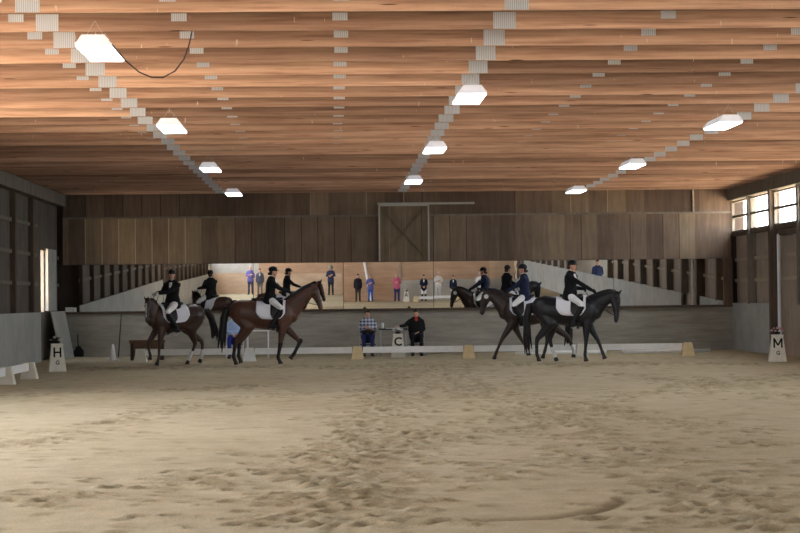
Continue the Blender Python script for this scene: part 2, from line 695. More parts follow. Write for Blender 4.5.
# ------------------------------------------------------------------ back wall
mb = MB().box((WL - .4, BACK, 0), (WR + .4, BACK + .15, CEIL + .65))
wb = struct('wall_back', mb, M['dark'])
MB().box((WL, 51.36, 2.555), (WR, 51.5, 3.84)).build('boarding', M['back_low'], wb)
MB().box((WL, 51.40, 3.84), (WR, 51.5, CEIL + .6)).build('boarding', M['back_high'], wb)
MB().box((WL, 51.3, 0), (WR, 51.5, 1.19)).build('kick_board', M['kick_back'], wb)
trim(MB().box((WL, 51.16, 1.19), (WR, 51.5, 1.25)), M['post'])                 # ledge under the mirrors
trim(MB().box((WL, 51.335, 3.82), (WR, 51.40, 3.87)), M['post_grey'])           # joint between the two tiers of boards
trim(MB().box((10.9, 51.2, 1.25), (WR, 51.5, 2.555)), M['post'])               # boxed post right of the mirrors
trim(MB().box((-7.12, 51.34, 1.25), (-7.0, 51.5, 2.555)), M['dark'])
trim(MB().box((10.08, 51.33, 3.87), (10.12, 51.40, CEIL)), M['girt'])            # pale batten at upper right
# loft hatch on a sliding track
hx0, hx1 = at(378.6, 240, 51.3).x, at(429.5, 240, 51.3).x
hz0, hz1 = at(404, 261, 51.3).z, at(404, 204.5, 51.3).z
d1 = struct('door_1', MB().box((hx0, 51.28, hz0), (hx1, 51.34, hz1)), M['hatch'])
f = MB()
w = .045
f.box((hx0, 51.265, hz0), (hx0 + w, 51.28, hz1)).box((hx1 - w, 51.265, hz0), (hx1, 51.28, hz1))
f.box((hx0, 51.265, hz1 - w), (hx1, 51.28, hz1))
f.build('edge_strip', M['rail_metal'], d1)
f = MB()
cx, cz = (hx0 + hx1) / 2, (hz0 + hz1) / 2
f.bar((hx0 + .15, 51.27, hz0 + .15), (hx1 - .15, 51.27, hz1 - .15), .03, .1, (0, -1, 0))
f.bar((hx0 + .15, 51.274, hz1 - .15), (hx1 - .15, 51.274, hz0 + .15), .03, .1, (0, -1, 0))
f.box((hx0 + .1, 51.268, hz0 + .05), (hx1 - .1, 51.28, hz0 + .13))
f.build('cross_brace', M['hatch'], d1)
tx = at(474.5, 202.5, 51.2).x
MB().box((hx0 - .02, 51.22, hz1), (tx, 51.4, hz1 + .05)).build('sliding_track', M['rail_metal'], d1)

# ------------------------------------------------------------------ mirrors along the back wall
MJ = [79, 163.5, 253.5, 343.5, 433.5, 523.5, 613.5, 681, 724]
TILT = [1.15, .9, .86, .66, .68, 1.25, 1.3, 1.3]
MLAB = ['tilted wall mirror panel at the dark left end of the row',
        'tilted wall mirror panel second from the left end, behind the rider facing the camera',
        'wall mirror panel directly left of the panel showing people, behind the bay horse and rider',
        'wall mirror panel under the loft hatch reflecting standing people, above the seated pair',
        'wall mirror panel behind the head of the black horse facing left, right of the hatch',
        'wall mirror panel behind the saddles of the two dark horses',
        'wall mirror panel reflecting wall posts, above the head of the right black horse',
        'narrow last wall mirror panel at the right end, beside the boxed post']
for i in range(8):
    x0, x1 = at(MJ[i], 290, 51.33).x + .006, at(MJ[i + 1], 290, 51.33).x - .006
    w2, h2 = (x1 - x0) / 2, .645
    o = tag(MB().box((-w2, -.004, -h2), (w2, .002, h2)).build('wall_mirror', M['mirror']), MLAB[i], 'mirror', 'mirror panels along the back wall')
    o.location = ((x0 + x1) / 2, 51.27, 1.90)
    o.rotation_euler = (R(TILT[i]), 0, 0)
    MB().box((-w2, .003, -h2), (w2, .018, h2)).build('backing', M['dark'], o)

# ------------------------------------------------------------------ left wall
GAP0, GAP1 = 48.6, 49.12
mb = MB()
xa, xb = WL - .28, WL - .18
OPEN_END, OZ0, OZ1 = 28.0, 2.4, 4.1
mb.box((xa, END, 0), (xb, GAP0, OZ0))
mb.box((xa, END, OZ1), (xb, OPEN_END, CEIL + .65))
mb.box((xa, OPEN_END, OZ0), (xb, GAP0, CEIL + .65))
mb.box((xa, GAP0, 2.9), (xb, GAP1, CEIL + .65))
mb.box((xa, GAP1, 0), (xb, BACK, CEIL + .65)).box((xa, GAP0, 0), (xb, GAP1, 1.27))
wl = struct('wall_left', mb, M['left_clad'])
mb = MB()
mb.box((WL - .06, END, 0), (WL - .02, 47.6, 1.27))
mb.build('kick_board', M['kick_side'], wl)
mb = MB()
for z in (1.95, 2.7, 3.45):
    mb.box((WL - .18, END if z < 2 else OPEN_END, z), (WL - .13, 47.9, z + .09))
mb.box((WL - .18, 50.9, 1.95), (WL - .13, BACK, 2.04)).box((WL - .18, 50.9, 2.7), (WL - .13, BACK, 2.79))
mb.build('girt', M['post_grey'], wl)
trim(MB().box((WL - .14, END, 4.17), (WL + .08, BACK, CEIL)), M['post_grey'])
y = 46.75
while y > END:
    trim(MB().box((WL - .18, y - .1, 1.27), (WL - .05, y + .1, 4.17)), M['post'])
    y -= 2.64
# half-open sliding door leaf beside the gap
dl = struct('door_2', MB().box((WL - .17, 49.2, 1.3), (WL - .11, 50.9, 2.95)), M['kick_side'])
MB().box((WL - .11, 49.2, 1.3), (WL - .08, 49.28, 2.95)).build('edge_strip', M['girt'], dl)
# sheet leaning in the corner
px0, px1 = at(58, 311, 49.2), at(73, 311, 50.6)
sl = MB()
a, b, c, d = V((-7.42, 48.7, 1.28)), V((-7.38, 50.9, 1.28)), V((-7.1, 50.7, .0)), V((-7.16, 48.9, .0))
sl.v = [a, b, c, d] + [p + V((-.03, 0, 0)) for p in (a, b, c, d)]
for q in ((0, 3, 2, 1), (4, 5, 6, 7), (0, 1, 5, 4), (1, 2, 6, 5), (2, 3, 7, 6), (3, 0, 4, 7)):
    sl.quad(*q)
tag(sl.build('grey_sheet', M['kick_side']), 'grey board sheet leaning in the dark left corner beside the H marker', 'board')

# ------------------------------------------------------------------ right wall
xa, xb = WR + .18, WR + .28
mb = MB()
VY0, VY1 = 16.3, 27.4          # opening to the viewing bay, seen in the mirrors
Z0, Z1 = 3.27, 4.14
mb.box((xa, END, 0), (xb, VY0, Z0)).box((xa, VY1, 0), (xb, BACK, Z0))
mb.box((xa, VY0, 0), (xb, VY1, 1.2)).box((xa, VY0, 3.0), (xb, VY1, Z0))
mb.box((xa, END, Z1), (xb, BACK, CEIL + .65))
LASTW = 49.15 - 2.65 * 22
mb.box((xa, END, Z0), (xb, LASTW, Z1))
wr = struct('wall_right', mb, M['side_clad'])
mb = MB()
for z in (1.88, 2.46):
    mb.box((WR + .12, VY1, z), (WR + .18, BACK, z + .09)).box((WR + .12, END, z), (WR + .18, VY0, z + .09))
mb.build('girt', M['girt'], wr)
mb = MB()
mb.box((WR + .02, END, 0), (WR + .06, 43.6, 1.27))
mb.build('kick_board', M['kick_side'], wr)
# loose lighter sheet in the right corner
mb = MB().box((WR - .02, 46.75, 0), (WR + .02, 51.28, 1.3))
mb.build('corner_kick_board', M['kick_side'], wr)
trim(MB().box((WR - .08, END, 4.17), (WR + .14, BACK, CEIL)), M['post_grey'])
trim(MB().box((WR + .02, LASTW, 3.17), (WR + .2, BACK, 3.26)), M['post'])      # sill beam
for k in range(23):
    y = 49.15 - 2.65 * k
    if VY0 + .3 < y < VY1 - .3:
        continue
    trim(MB().box((WR - .03 if k != 1 else WR - .08, y - .1, 0 if k == 1 else 1.27), (WR + .18, y + .1, 4.17)), M['post_grey'] if k != 1 else M['post'])
# pale downpipe and timber head of the side door
trim(MB().loft([(WR - .02, 45.75, 0), (WR - .02, 45.75, 3.0)], [.045, .045], up=(0, 1, 0), n=10), M['white_metal'])
trim(MB().box((WR - .02, 43.9, 3.0), (WR + .1, 45.9, 3.14)), M['post'])
for k in range(23):
    y1 = 49.15 - 2.65 * (k - 1) - .1 if k else 51.35
    y0 = 49.15 - 2.65 * k + .1
    fr = MB()
    xa, xb = WR + .03, WR + .10
    fr.box((xa, y0, Z0), (xb, y0 + .05, Z1)).box((xa, y1 - .05, Z0), (xb, y1, Z1))
    fr.box((xa, y0 + .05, Z0), (xb, y1 - .05, Z0 + .04)).box((xa, y0 + .05, Z1 - .04), (xb, y1 - .05, Z1))
    fr.box((xa, y0 + .05, 3.67), (xb, y1 - .05, 3.735))
    wn = struct('window_%d' % (k + 1), fr, M['post_grey'])
    MB().box((xa + .045, y0 + .05, Z0 + .04), (xa + .053, y1 - .05, 3.67)).build('pane', M['glazing'], wn)
    MB().box((xa + .045, y0 + .05, 3.735), (xa + .053, y1 - .05, Z1 - .04)).build('pane', M['glazing'], wn)
# viewing bay behind the right wall (only the mirrors show it)
mb = MB()
xb = WR + .28
mb.box((13.6, VY0 - .2, 0), (13.7, VY1 + .2, 3.2))
struct('wall_viewing_bay', mb, M['end_grey'])
struct('wall_viewing_side_near', MB().box((xb, VY0 - .3, 0), (13.6, VY0 - .2, 3.2)), M['end_grey'])
struct('wall_viewing_side_far', MB().box((xb, VY1 + .2, 0), (13.6, VY1 + .3, 3.2)), M['end_grey'])
struct('floor_viewing_bay', MB().box((xb, VY0 - .2, -.06), (13.6, VY1 + .2, .0)), M['end_grey'])
struct('added_roof_viewing_bay', MB().box((xb, VY0 - .3, 3.0), (13.3, VY1 + .3, 3.1)), M['end_grey'])  # unseen roof added to cut the sun, slit left for daylight

# ------------------------------------------------------------------ end wall behind the camera, seen in the mirrors
mb = MB().box((WL - .4, END - .25, 0), (WR + .4, END - .1, CEIL + .65))
wf = struct('wall_front', mb, M['post_grey'])
MB().box((WL, END - .1, 0), (.5, END, 1.3)).build('kick_board', M['end_kick'], wf)
MB().box((-1.0, END - .1, 1.3), (.5, END - .03, 3.4)).box((-4.6, END - .1, 1.3), (-1.0, END - .03, 3.4)).build('boarding', M['end_ply'], wf)
MB().box((WL, END - .1, 1.3), (-4.6, END - .03, 3.4)).build('boarding', M['end_grey'], wf)
MB().box((.5, END - .1, 0), (4.1, END, 3.4)).build('boarding', M['end_ply'], wf)
MB().box((4.1, END - .1, 0), (WR, END, 1.25)).build('kick_board', M['end_grey'], wf)
MB().box((4.1, END - .1, 1.25), (9.6, END - .03, 3.4)).build('boarding', M['end_ply'], wf)
MB().box((9.6, END - .1, 1.25), (WR, END - .03, 3.4)).build('boarding', M['end_kick'], wf)
trim(MB().box((4.02, END - .05, 1.3), (4.14, END + .04, 3.4)), M['girt'])

# ------------------------------------------------------------------ lamps
prof = [(-.19, 0), (.19, 0), (.19, .03), (.17, .045), (.12, .115), (-.12, .115), (-.17, .045), (-.19, .03)]
mb = MB().prism(prof, -.62, .62)
housing = mb.mesh('housing', M['lamp_body'])
diff = MB().box((-.178, -.605, -.012), (.178, .605, .0)).mesh('diffuser', M['lamp'])
wires = [MB().loft([(-.10, yy, .112), (0, yy, .285), (.10, yy, .112)], [.004] * 3, up=(0, 1, 0), n=5).mesh('hanger_wire', M['rail_metal']) for yy in (-.45, .45)]
LROWS = [('left', -2.51, [20.1, 29.0, 38.0, 46.8], ['nearest of the left row, with a looping cord', 'second in the left row', 'third in the left row', 'farthest of the four in the left row']),
         ('centre', 1.86, [24.9, 33.5, 42.5], ['nearest in the centre row, wires above it', 'middle one of the centre row', 'farthest in the centre row, above the loft hatch']),
         ('right', 6.21, [29.1, 38.0, 46.9], ['nearest in the right row', 'middle one of the right row', 'farthest in the right row, near the back wall'])]
for row, x, yy, labs in LROWS:
    for y, lab in zip(yy, labs):
        o = thing('ceiling_light', 'white box ceiling light, ' + lab, 'ceiling light', (x, y, 4.205), 0, 'high-bay lights under the trusses')
        link('housing', housing, o)
        link('diffuser', diff, o)
        for w_ in wires:
            link('hanger_wire', w_, o)
pts = [at(x, y, d) for x, y, d in ((109, 41, 19.55), (116, 49, 19.6), (126, 61, 19.7), (139, 72, 19.85), (152, 77.5, 19.95), (163, 77.5, 20.0), (175, 71, 20.1), (184, 59, 20.2), (189, 45, 20.3), (192, 31.5, 20.37))]
tag(MB().loft(pts, [.008] * len(pts), n=6).build('power_cord', M['cable'], None, True), 'thin dark power cord looping from the nearest left light to a truss', 'cord')

# ------------------------------------------------------------------ daylight
mb = MB()
mb.box((-70, -60, -.12), (WL - .3, 120, -.06)).box((WR + .3, -60, -.12), (70, 120, -.06))
t = NT('gravel_outside')
t.col(t.ramp(t.noise(t.world_coords((1, 1, 1)), 2.0, 5), [(.3, (.50, .40, .29, 1)), (.7, (.62, .51, .38, 1))])).rough(.95, .05)
struct('ground_outside', mb, t.m)
wd = bpy.data.worlds.new('sky')
SC.world = wd
wd.use_nodes = True
nt = wd.node_tree
bg = nt.nodes['Background']
tc = nt.nodes.new('ShaderNodeTexCoord')
sp = nt.nodes.new('ShaderNodeSeparateXYZ')
nt.links.new(tc.outputs['Generated'], sp.inputs[0])
rp = nt.nodes.new('ShaderNodeValToRGB')
rp.color_ramp.elements[0].position = 0.0
rp.color_ramp.elements[0].color = (.92, .95, 1, 1)
rp.color_ramp.elements[1].position = 1.0
rp.color_ramp.elements[1].color = (.78, .88, 1, 1)
nt.links.new(sp.outputs['Z'], rp.inputs['Fac'])
nt.links.new(rp.outputs['Color'], bg.inputs['Color'])
bg.inputs['Strength'].default_value = 1.6


def portal(name, loc, rot, sx, sy):
    l = bpy.data.lights.new(name, 'AREA')
    l.shape = 'RECTANGLE'
    l.size, l.size_y = sx, sy
    l.cycles.is_portal = True
    o = bpy.data.objects.new(name, l)
    o.location = loc
    o.rotation_euler = rot
    COL.objects.link(o)


# area light shines along its local -Z
portal('left_opening', (WL - .3, (END + OPEN_END) / 2, (OZ0 + OZ1) / 2), (0, R(-90), 0), OZ1 - OZ0, OPEN_END - END)
portal('right_windows', (WR + .3, (LASTW + 51.3) / 2, (Z0 + Z1) / 2), (0, R(90), 0), Z1 - Z0, 51.3 - LASTW)
sun = bpy.data.lights.new('sun', 'SUN')
sun.energy = 9.0
sun.color = (1, .93, .82)
sun.angle = R(1)
so = bpy.data.objects.new('sun', sun)
so.rotation_euler = (R(42), 0, 0)          # sun behind the camera, along the hall: rakes past the side openings
so.location = (0, 0, 20)
COL.objects.link(so)
SC.view_settings.view_transform = 'Standard'
SC.view_settings.look = 'None'
SC.view_settings.exposure = 3.5
SC.view_settings.gamma = 1
SC.view_settings.use_curve_mapping = False
# ------------------------------------------------------------------ people
def hand(mb, wr, d, back, k=1.0, curl=.5, inner=None):
    """palm, four unequal bent fingers and a thumb; d = direction of the hand, back = normal of its back, inner = thumb side"""
    d = V(d).normalized()
    back = (V(back) - d * V(back).dot(d)).normalized()
    sd = d.cross(back)
    if inner is not None and sd.dot(V(inner)) < 0:
        sd = -sd
    wr = V(wr)
    mb.loft([wr - d * .03 * k, wr + d * .02 * k, wr + d * .055 * k, wr + d * .088 * k], [(.013 * k, .024 * k), (.015 * k, .032 * k), (.015 * k, .04 * k), (.012 * k, .038 * k)], up=sd, n=8)
    for j, (off, ln) in enumerate(((.029, .070), (.010, .082), (-.010, .076), (-.028, .058))):
        p = wr + d * .084 * k + sd * off * k
        pts, ang = [p], 0.0
        for seg, fr in enumerate((.45, .32, .23)):
            ang += curl * (.55 + .15 * seg)
            p = p + (d * math.cos(ang) - back * math.sin(ang)) * ln * fr * k * 1.15
            pts.append(p)
        mb.loft(pts, [.0092 * k, .0088 * k, .008 * k, .0068 * k], up=sd, n=6)
    b = wr + d * .025 * k + sd * .03 * k
    q = (d * .62 + sd * .7 - back * .3).normalized()
    q2 = (d * .9 + sd * .2 - back * .5).normalized()
    mb.loft([b - q * .012 * k, b + q * .032 * k, b + q * .032 * k + q2 * .03 * k], [.012 * k, .0105 * k, .008 * k], up=back, n=6)


def frame3(u, F):
    u = V(u).normalized()
    F = (V(F) - u * V(F).dot(u)).normalized()
    return u, F, u.cross(F)            # up, forward, left


def torso_l(mb, J, k, inf=0.0, lo=-.08, hi=.50, flare=0.0, wf=1.0):
    u, F, L = J['u'], J['F'], J['L']
    tab = [(-.16, .135, .105), (-.08, .158, .115), (.04, .165, .115), (.16, .142, .10), (.30, .165, .115), (.41, .172, .105), (.465, .13, .085), (.50, .08, .065)]
    pts, rr = [], []
    for h, w, d in tab:
        if lo - .001 <= h <= hi + .001:
            fl = flare * max(0, (.10 - h)) / .25
            pts.append(J['pel'] + u * h * k)
            rr.append(((w * wf + inf + fl) * k, (d * wf + inf + fl) * k))
    mb.loft(pts, rr, up=F, n=14)


def arms_l(mb, J, k, inf=0.0, end=1.0, wf=1.0):
    for i, sg in ((0, 1), (1, -1)):
        base = J['pel'] + J['u'] * .43 * k + J['L'] * (.11 * k * sg)
        sh = J['pel'] + J['u'] * .435 * k + J['L'] * (.172 * k * sg)
        el, wr = J['el'][i], J['wr'][i]
        e = el + (wr - el) * end
        mb.loft([base, sh, sh.lerp(el, .5), el, el.lerp(e, .5), e], [(.06 + inf) * k, (.058 * wf + inf) * k, (.05 * wf + inf) * k, (.043 + inf) * k, (.038 + inf) * k, (.029 + inf) * k], up=J['F'], n=9)


def legs_l(mb, J, k, inf=0.0, end=1.0, wf=1.0):
    for i, sg in ((0, 1), (1, -1)):
        hip = J['pel'] - J['u'] * .04 * k + J['L'] * (.088 * k * sg)
        kn, an = J['kn'][i], J['an'][i]
        e = kn + (an - kn) * end
        mb.loft([hip, hip.lerp(kn, .4), kn, kn.lerp(e, .35), e], [(.096 * wf + inf) * k, (.088 * wf + inf) * k, (.056 + inf) * k, (.053 + inf) * k, (.037 + inf) * k if end == 1 else (.05 + inf) * k], up=J['F'] + J['u'] * .3, n=10)


def feet_l(mb, J, k, inf=0.0):
    for i in (0, 1):
        an, td = J['an'][i], V(J['toe'][i]).normalized()
        dn = V((0, 0, -1)) + td * td.z
        dn.normalize()
        h = an + dn * (.045 * k)
        mb.loft([h - td * .04 * k, h + td * .05 * k, h + td * .13 * k, h + td * .18 * k], [((.036 + inf) * k, (.036 + inf) * k), ((.042 + inf) * k, (.038 + inf) * k), ((.045 + inf) * k, (.026 + inf) * k), ((.034 + inf) * k, (.02 + inf) * k)], up=(0, 0, 1), n=9)


def head_l(mb, J, k, inf=0.0, hair=False):
    c, hu, hf = J['hc'], J['hu'], J['hf']
    tab = [(-.112, .028, .03, .052), (-.085, .05, .052, .032), (-.045, .064, .078, .012), (0, .071, .092, .002), (.045, .073, .094, -.004), (.085, .058, .074, -.008), (.108, .028, .036, -.01)]
    mb.loft([c + hu * h * k + hf * f * k for h, w, d, f in tab], [((w + inf) * k, (d + inf) * k) for h, w, d, f in tab], up=hf, n=12)


def figure(name, label, loc, rz, J, fit, k=1.0, voxel=.02, group=None):
    """one person: a continuous body plus clothing, hair and hat as children"""
    J = dict(J)
    J['u'], J['F'], J['L'] = frame3(J['u'], J['F'])
    J['pel'] = V(J['pel'])
    for q in ('el', 'wr', 'kn', 'an'):
        J[q] = [V(p) for p in J[q]]
    J['hu'], J['hf'], J['hl'] = frame3(J.get('hu', J['u']), J.get('hf', J['F']))
    J['hc'] = J['pel'] + J['u'] * (.655 * k) + J['F'] * (.03 * k)
    wf = fit.get('wide', 1.0)
    root = thing(name, label, 'person', loc, rz, group)
    # body
    b = MB()
    torso_l(b, J, k, wf=wf)
    arms_l(b, J, k)
    legs_l(b, J, k)
    feet_l(b, J, k)
    b.loft([J['pel'] + J['u'] * .46 * k, J['pel'] + J['u'] * .53 * k + J['F'] * .01 * k, J['hc'] - J['hu'] * .06 * k - J['hf'] * .01], [.062 * k, .053 * k, .052 * k], up=J['F'], n=10)
    head_l(b, J, k)
    hc, hu, hf, hl = J['hc'], J['hu'], J['hf'], J['hl']
    b.loft([hc + hu * .012 * k + hf * .085 * k, hc - hu * .022 * k + hf * .110 * k], [.011 * k, .017 * k], up=hl, n=6)
    for s in (1, -1):
        b.loft([hc + hl * (s * .07 * k) - hu * .018 * k, hc + hl * (s * .078 * k) + hu * .02 * k], [.011 * k, .013 * k], up=hf, n=6)
    me = remeshed(b, min(voxel, .016), 4)
    b = MB()
    absorb(b, me, 0)
    if not fit.get('gloves'):
        for i, sg in ((0, 1), (1, -1)):
            d = (J['wr'][i] - J['el'][i]).normalized()
            hd = J.get('hand', [None, None])[i] or d
            hand(b, J['wr'][i], hd, J.get('back', [V((0, 0, 1)), V((0, 0, 1))])[i], k, J.get('curl', .5), -J['L'] * sg)
    b.mat = 1
    for s in (1, -1):
        b.ball(hc + hu * .012 * k + hf * .082 * k + hl * (s * .031 * k), (.0085 * k, .0085 * k, .006 * k), 8)
    b.mat = 2
    b.loft([hc - hu * .058 * k + hf * .074 * k + hl * .02 * k, hc - hu * .06 * k + hf * .081 * k, hc - hu * .058 * k + hf * .074 * k - hl * .02 * k], [.005 * k, .007 * k, .005 * k], up=hf, n=6)
    b.build('body', [SKIN, EYE, LIP], root, True)
    # clothes
    if fit.get('gloves'):
        g = MB()
        for i, sg in ((0, 1), (1, -1)):
            d = (J['wr'][i] - J['el'][i]).normalized()
            g = MB()
            hand(g, J['wr'][i] - d * .02 * k, J.get('hand', [None, None])[i] or d, J.get('back', [V((0, 0, 1))] * 2)[i], k * 1.05, J.get('curl', 1.0), -J['L'] * sg)
            g.build('glove', fit['gloves'], root, True)
    t_ = MB()
    legs_l(t_, J, k, .012, .5 if fit.get('boots_tall') else .97, wf)
    torso_l(t_, J, k, .012, -.08 if fit.get('seated') else -.16, .16, wf=wf)
    link('breeches' if fit.get('boots_tall') else 'trousers', finish(remeshed(t_, voxel, 5), fit['trousers']), root)
    for i in (0, 1):
        bt = MB()
        J2 = dict(J)
        for q in ('an', 'toe', 'kn'):
            J2[q] = [J[q][i], J[q][i]]
        feet_l(bt, J2, k, .012)
        if fit.get('boots_tall'):
            a0 = J['kn'][i].lerp(J['an'][i], .12)
            bt.loft([J['an'][i] + V((0, 0, -.03 * k)), J['an'][i], a0.lerp(J['an'][i], .5), a0], [.048 * k, .05 * k, .066 * k, .068 * k], up=J['F'], n=10)
        else:
            bt.loft([J['an'][i] + V((0, 0, -.03 * k)), J['an'][i] + (J['kn'][i] - J['an'][i]) * .1], [.046 * k, .05 * k], up=J['F'], n=9)
        link('boot' if fit.get('boots_tall') else 'shoe', finish(remeshed(bt, min(voxel, .016), 4), fit['boots']), root)
    jk = MB()
    torso_l(jk, J, k, .022, (.04 if fit.get('seated') else -.16) if fit.get('long') else (.04 if fit.get('seated') else -.08), .475, fit.get('flare', .03), wf)
    arms_l(jk, J, k, .015, .96, wf)
    link(fit.get('top_name', 'jacket'), finish(remeshed(jk, voxel, 5), fit['top']), root)
    if fit.get('stock'):
        st = MB()
        st.loft([J['pel'] + J['u'] * .475 * k + J['F'] * .012 * k, J['pel'] + J['u'] * .535 * k + J['F'] * .014 * k], [.066 * k, .062 * k], up=J['F'], n=12)
        fz = J['pel'] + J['F'] * .125 * k
        st.loft([fz + J['u'] * .30 * k + J['F'] * .012 * k, fz + J['u'] * .38 * k + J['F'] * .008 * k, fz + J['u'] * .46 * k - J['F'] * .03 * k], [(.016 * k, .016 * k), (.034 * k, .02 * k), (.05 * k, .025 * k)], up=J['F'], n=8)
        st.build('stock_tie', fit['stock'], root, True)
    if fit.get('scarf'):
        st = MB()
        st.loft([J['pel'] + J['u'] * .44 * k + J['F'] * .05 * k, J['pel'] + J['u'] * .55 * k + J['F'] * .02 * k], [.10 * k, .078 * k], up=J['F'], n=12)
        st.loft([J['pel'] + J['u'] * .5 * k + J['F'] * .09 * k, J['pel'] + J['u'] * .3 * k + J['F'] * .145 * k], [(.06 * k, .03 * k), (.05 * k, .02 * k)], up=J['F'], n=8)
        st.build('scarf', fit['scarf'], root, True)
    if fit.get('helmet'):
        h = MB()
        rows = [(.012, .088, .108, -.008), (.03, .094, .114, -.008), (.07, .093, .112, -.008), (.105, .077, .092, -.008), (.128, .045, .056, -.008), (.137, .015, .018, -.008)]
        h.loft([hc + hu * (a + .018) * k + hf * f * k for a, w, d, f in rows], [(w * k, d * k) for a, w, d, f in rows], up=hf, n=14, round_ends=False)
        h.loft([hc + hu * .052 * k + hf * .085 * k, hc + hu * .05 * k + hf * .125 * k, hc + hu * .044 * k + hf * .15 * k], [(.062 * k, .009 * k), (.055 * k, .008 * k), (.034 * k, .006 * k)], up=hu, n=10)
        h.build('helmet', fit['helmet'], root, True)
        s_ = MB()
        s_.loft([hc + hl * .078 * k + hu * .02 * k, hc + hl * .055 * k - hu * .075 * k + hf * .04 * k, hc - hu * .122 * k + hf * .05 * k, hc - hl * .055 * k - hu * .075 * k + hf * .04 * k, hc - hl * .078 * k + hu * .02 * k], [.006 * k] * 5, up=hf, n=5)
        s_.build('chin_strap', fit['helmet'], root)
    if fit.get('hat'):
        h = MB()
        h.loft([hc + hu * .05 * k - hf * .005, hc + hu * .062 * k - hf * .005], [(.15 * k, .16 * k), (.145 * k, .155 * k)], up=hf, n=16)
        h.loft([hc + hu * .05 * k - hf * .005, hc + hu * .13 * k - hf * .005], [(.085 * k, .105 * k), (.07 * k, .085 * k)], up=hf, n=14)
        h.build('hat', fit['hat'], root, True)
    if fit.get('hair'):
        h = MB()
        rows = [(-.05, .066, .05, -.045), (-.01, .077, .07, -.035), (.03, .082, .085, -.024), (.065, .08, .095, -.014), (.095, .062, .078, -.012), (.118, .03, .036, -.012)]
        if fit.get('helmet'):
            rows = rows[:3]
        h.loft([hc + hu * (a + .018) * k + hf * f * k for a, w, d, f in rows], [(w * k, d * k) for a, w, d, f in rows], up=hf, n=12)
        if fit.get('bun'):
            h.ball(hc - hu * .035 * k - hf * .105 * k, .038 * k, 10)
        h.build('hair', fit['hair'], root, True)
    return root


def finish(me, mat):
    me.materials.append(mat)
    me.polygons.foreach_set('use_smooth', [True] * len(me.polygons))
    return me


def standing(k=1.0, arms='down', turn=0.0):
    J = dict(pel=(0, 0, .945 * k), u=(0, 0, 1), F=(1, 0, 0))
    J['kn'] = [(.015 * k, .10 * k, .50 * k), (.02 * k, -.10 * k, .50 * k)]
    J['an'] = [(-.01 * k, .115 * k, .085 * k), (.0, -.115 * k, .085 * k)]
    J['toe'] = [(1, .22, 0), (1, -.22, 0)]
    if arms == 'down':
        J['el'] = [(-.02 * k, .225 * k, 1.10 * k), (-.02 * k, -.225 * k, 1.10 * k)]
        J['wr'] = [(.05 * k, .225 * k, .86 * k), (.05 * k, -.225 * k, .86 * k)]
        J['back'] = [V((0, 1, 0)), V((0, -1, 0))]
    elif arms == 'crossed':
        J['el'] = [(.07 * k, .25 * k, 1.13 * k), (.07 * k, -.25 * k, 1.13 * k)]
        J['wr'] = [(.21 * k, .02 * k, 1.19 * k), (.185 * k, -.02 * k, 1.145 * k)]
        J['back'] = [V((1, 0, 0)), V((1, 0, 0))]
    else:                       # hands together in front
        J['el'] = [(.02 * k, .235 * k, 1.11 * k), (.02 * k, -.235 * k, 1.11 * k)]
        J['wr'] = [(.19 * k, .06 * k, .97 * k), (.19 * k, -.05 * k, .98 * k)]
        J['back'] = [V((1, 0, .2)), V((1, 0, .2))]
    return J


def fit_(top, trousers, boots=(30, 28, 28), hair=(70, 52, 40), **kw):
    d = dict(top=cloth(*top) if isinstance(top, tuple) else top, trousers=cloth(*trousers), boots=cloth(*boots, .4))
    if hair:
        d['hair'] = cloth(*hair, .6)
    d.update(kw)
    return d


BLACK, WHITE, NAVY = (26, 25, 28), (236, 234, 234), (34, 40, 66)


def rider_fit(top, hair=(60, 44, 36), **kw):
    return fit_(top, WHITE, BLACK, hair, stock=cloth(*WHITE), helmet=cloth(24, 25, 30, .45), boots_tall=True, long=True, flare=.05, bun=True, gloves=cloth(*kw.pop('glove', BLACK)), **kw)


# ------------------------------------------------------------------ horses
ST = np.array([  # x, zc, half height, half width  (withers 1.6)
    (-.87, 1.24, .06, .06), (-.83, 1.25, .20, .15), (-.74, 1.28, .29, .235), (-.58, 1.29, .335, .285), (-.40, 1.275, .335, .30), (-.2, 1.225, .325, .295),
    (.02, 1.20, .34, .295), (.22, 1.195, .36, .28), (.40, 1.215, .385, .255), (.54, 1.205, .355, .24), (.63, 1.19, .28, .205), (.69, 1.19, .17, .14)])


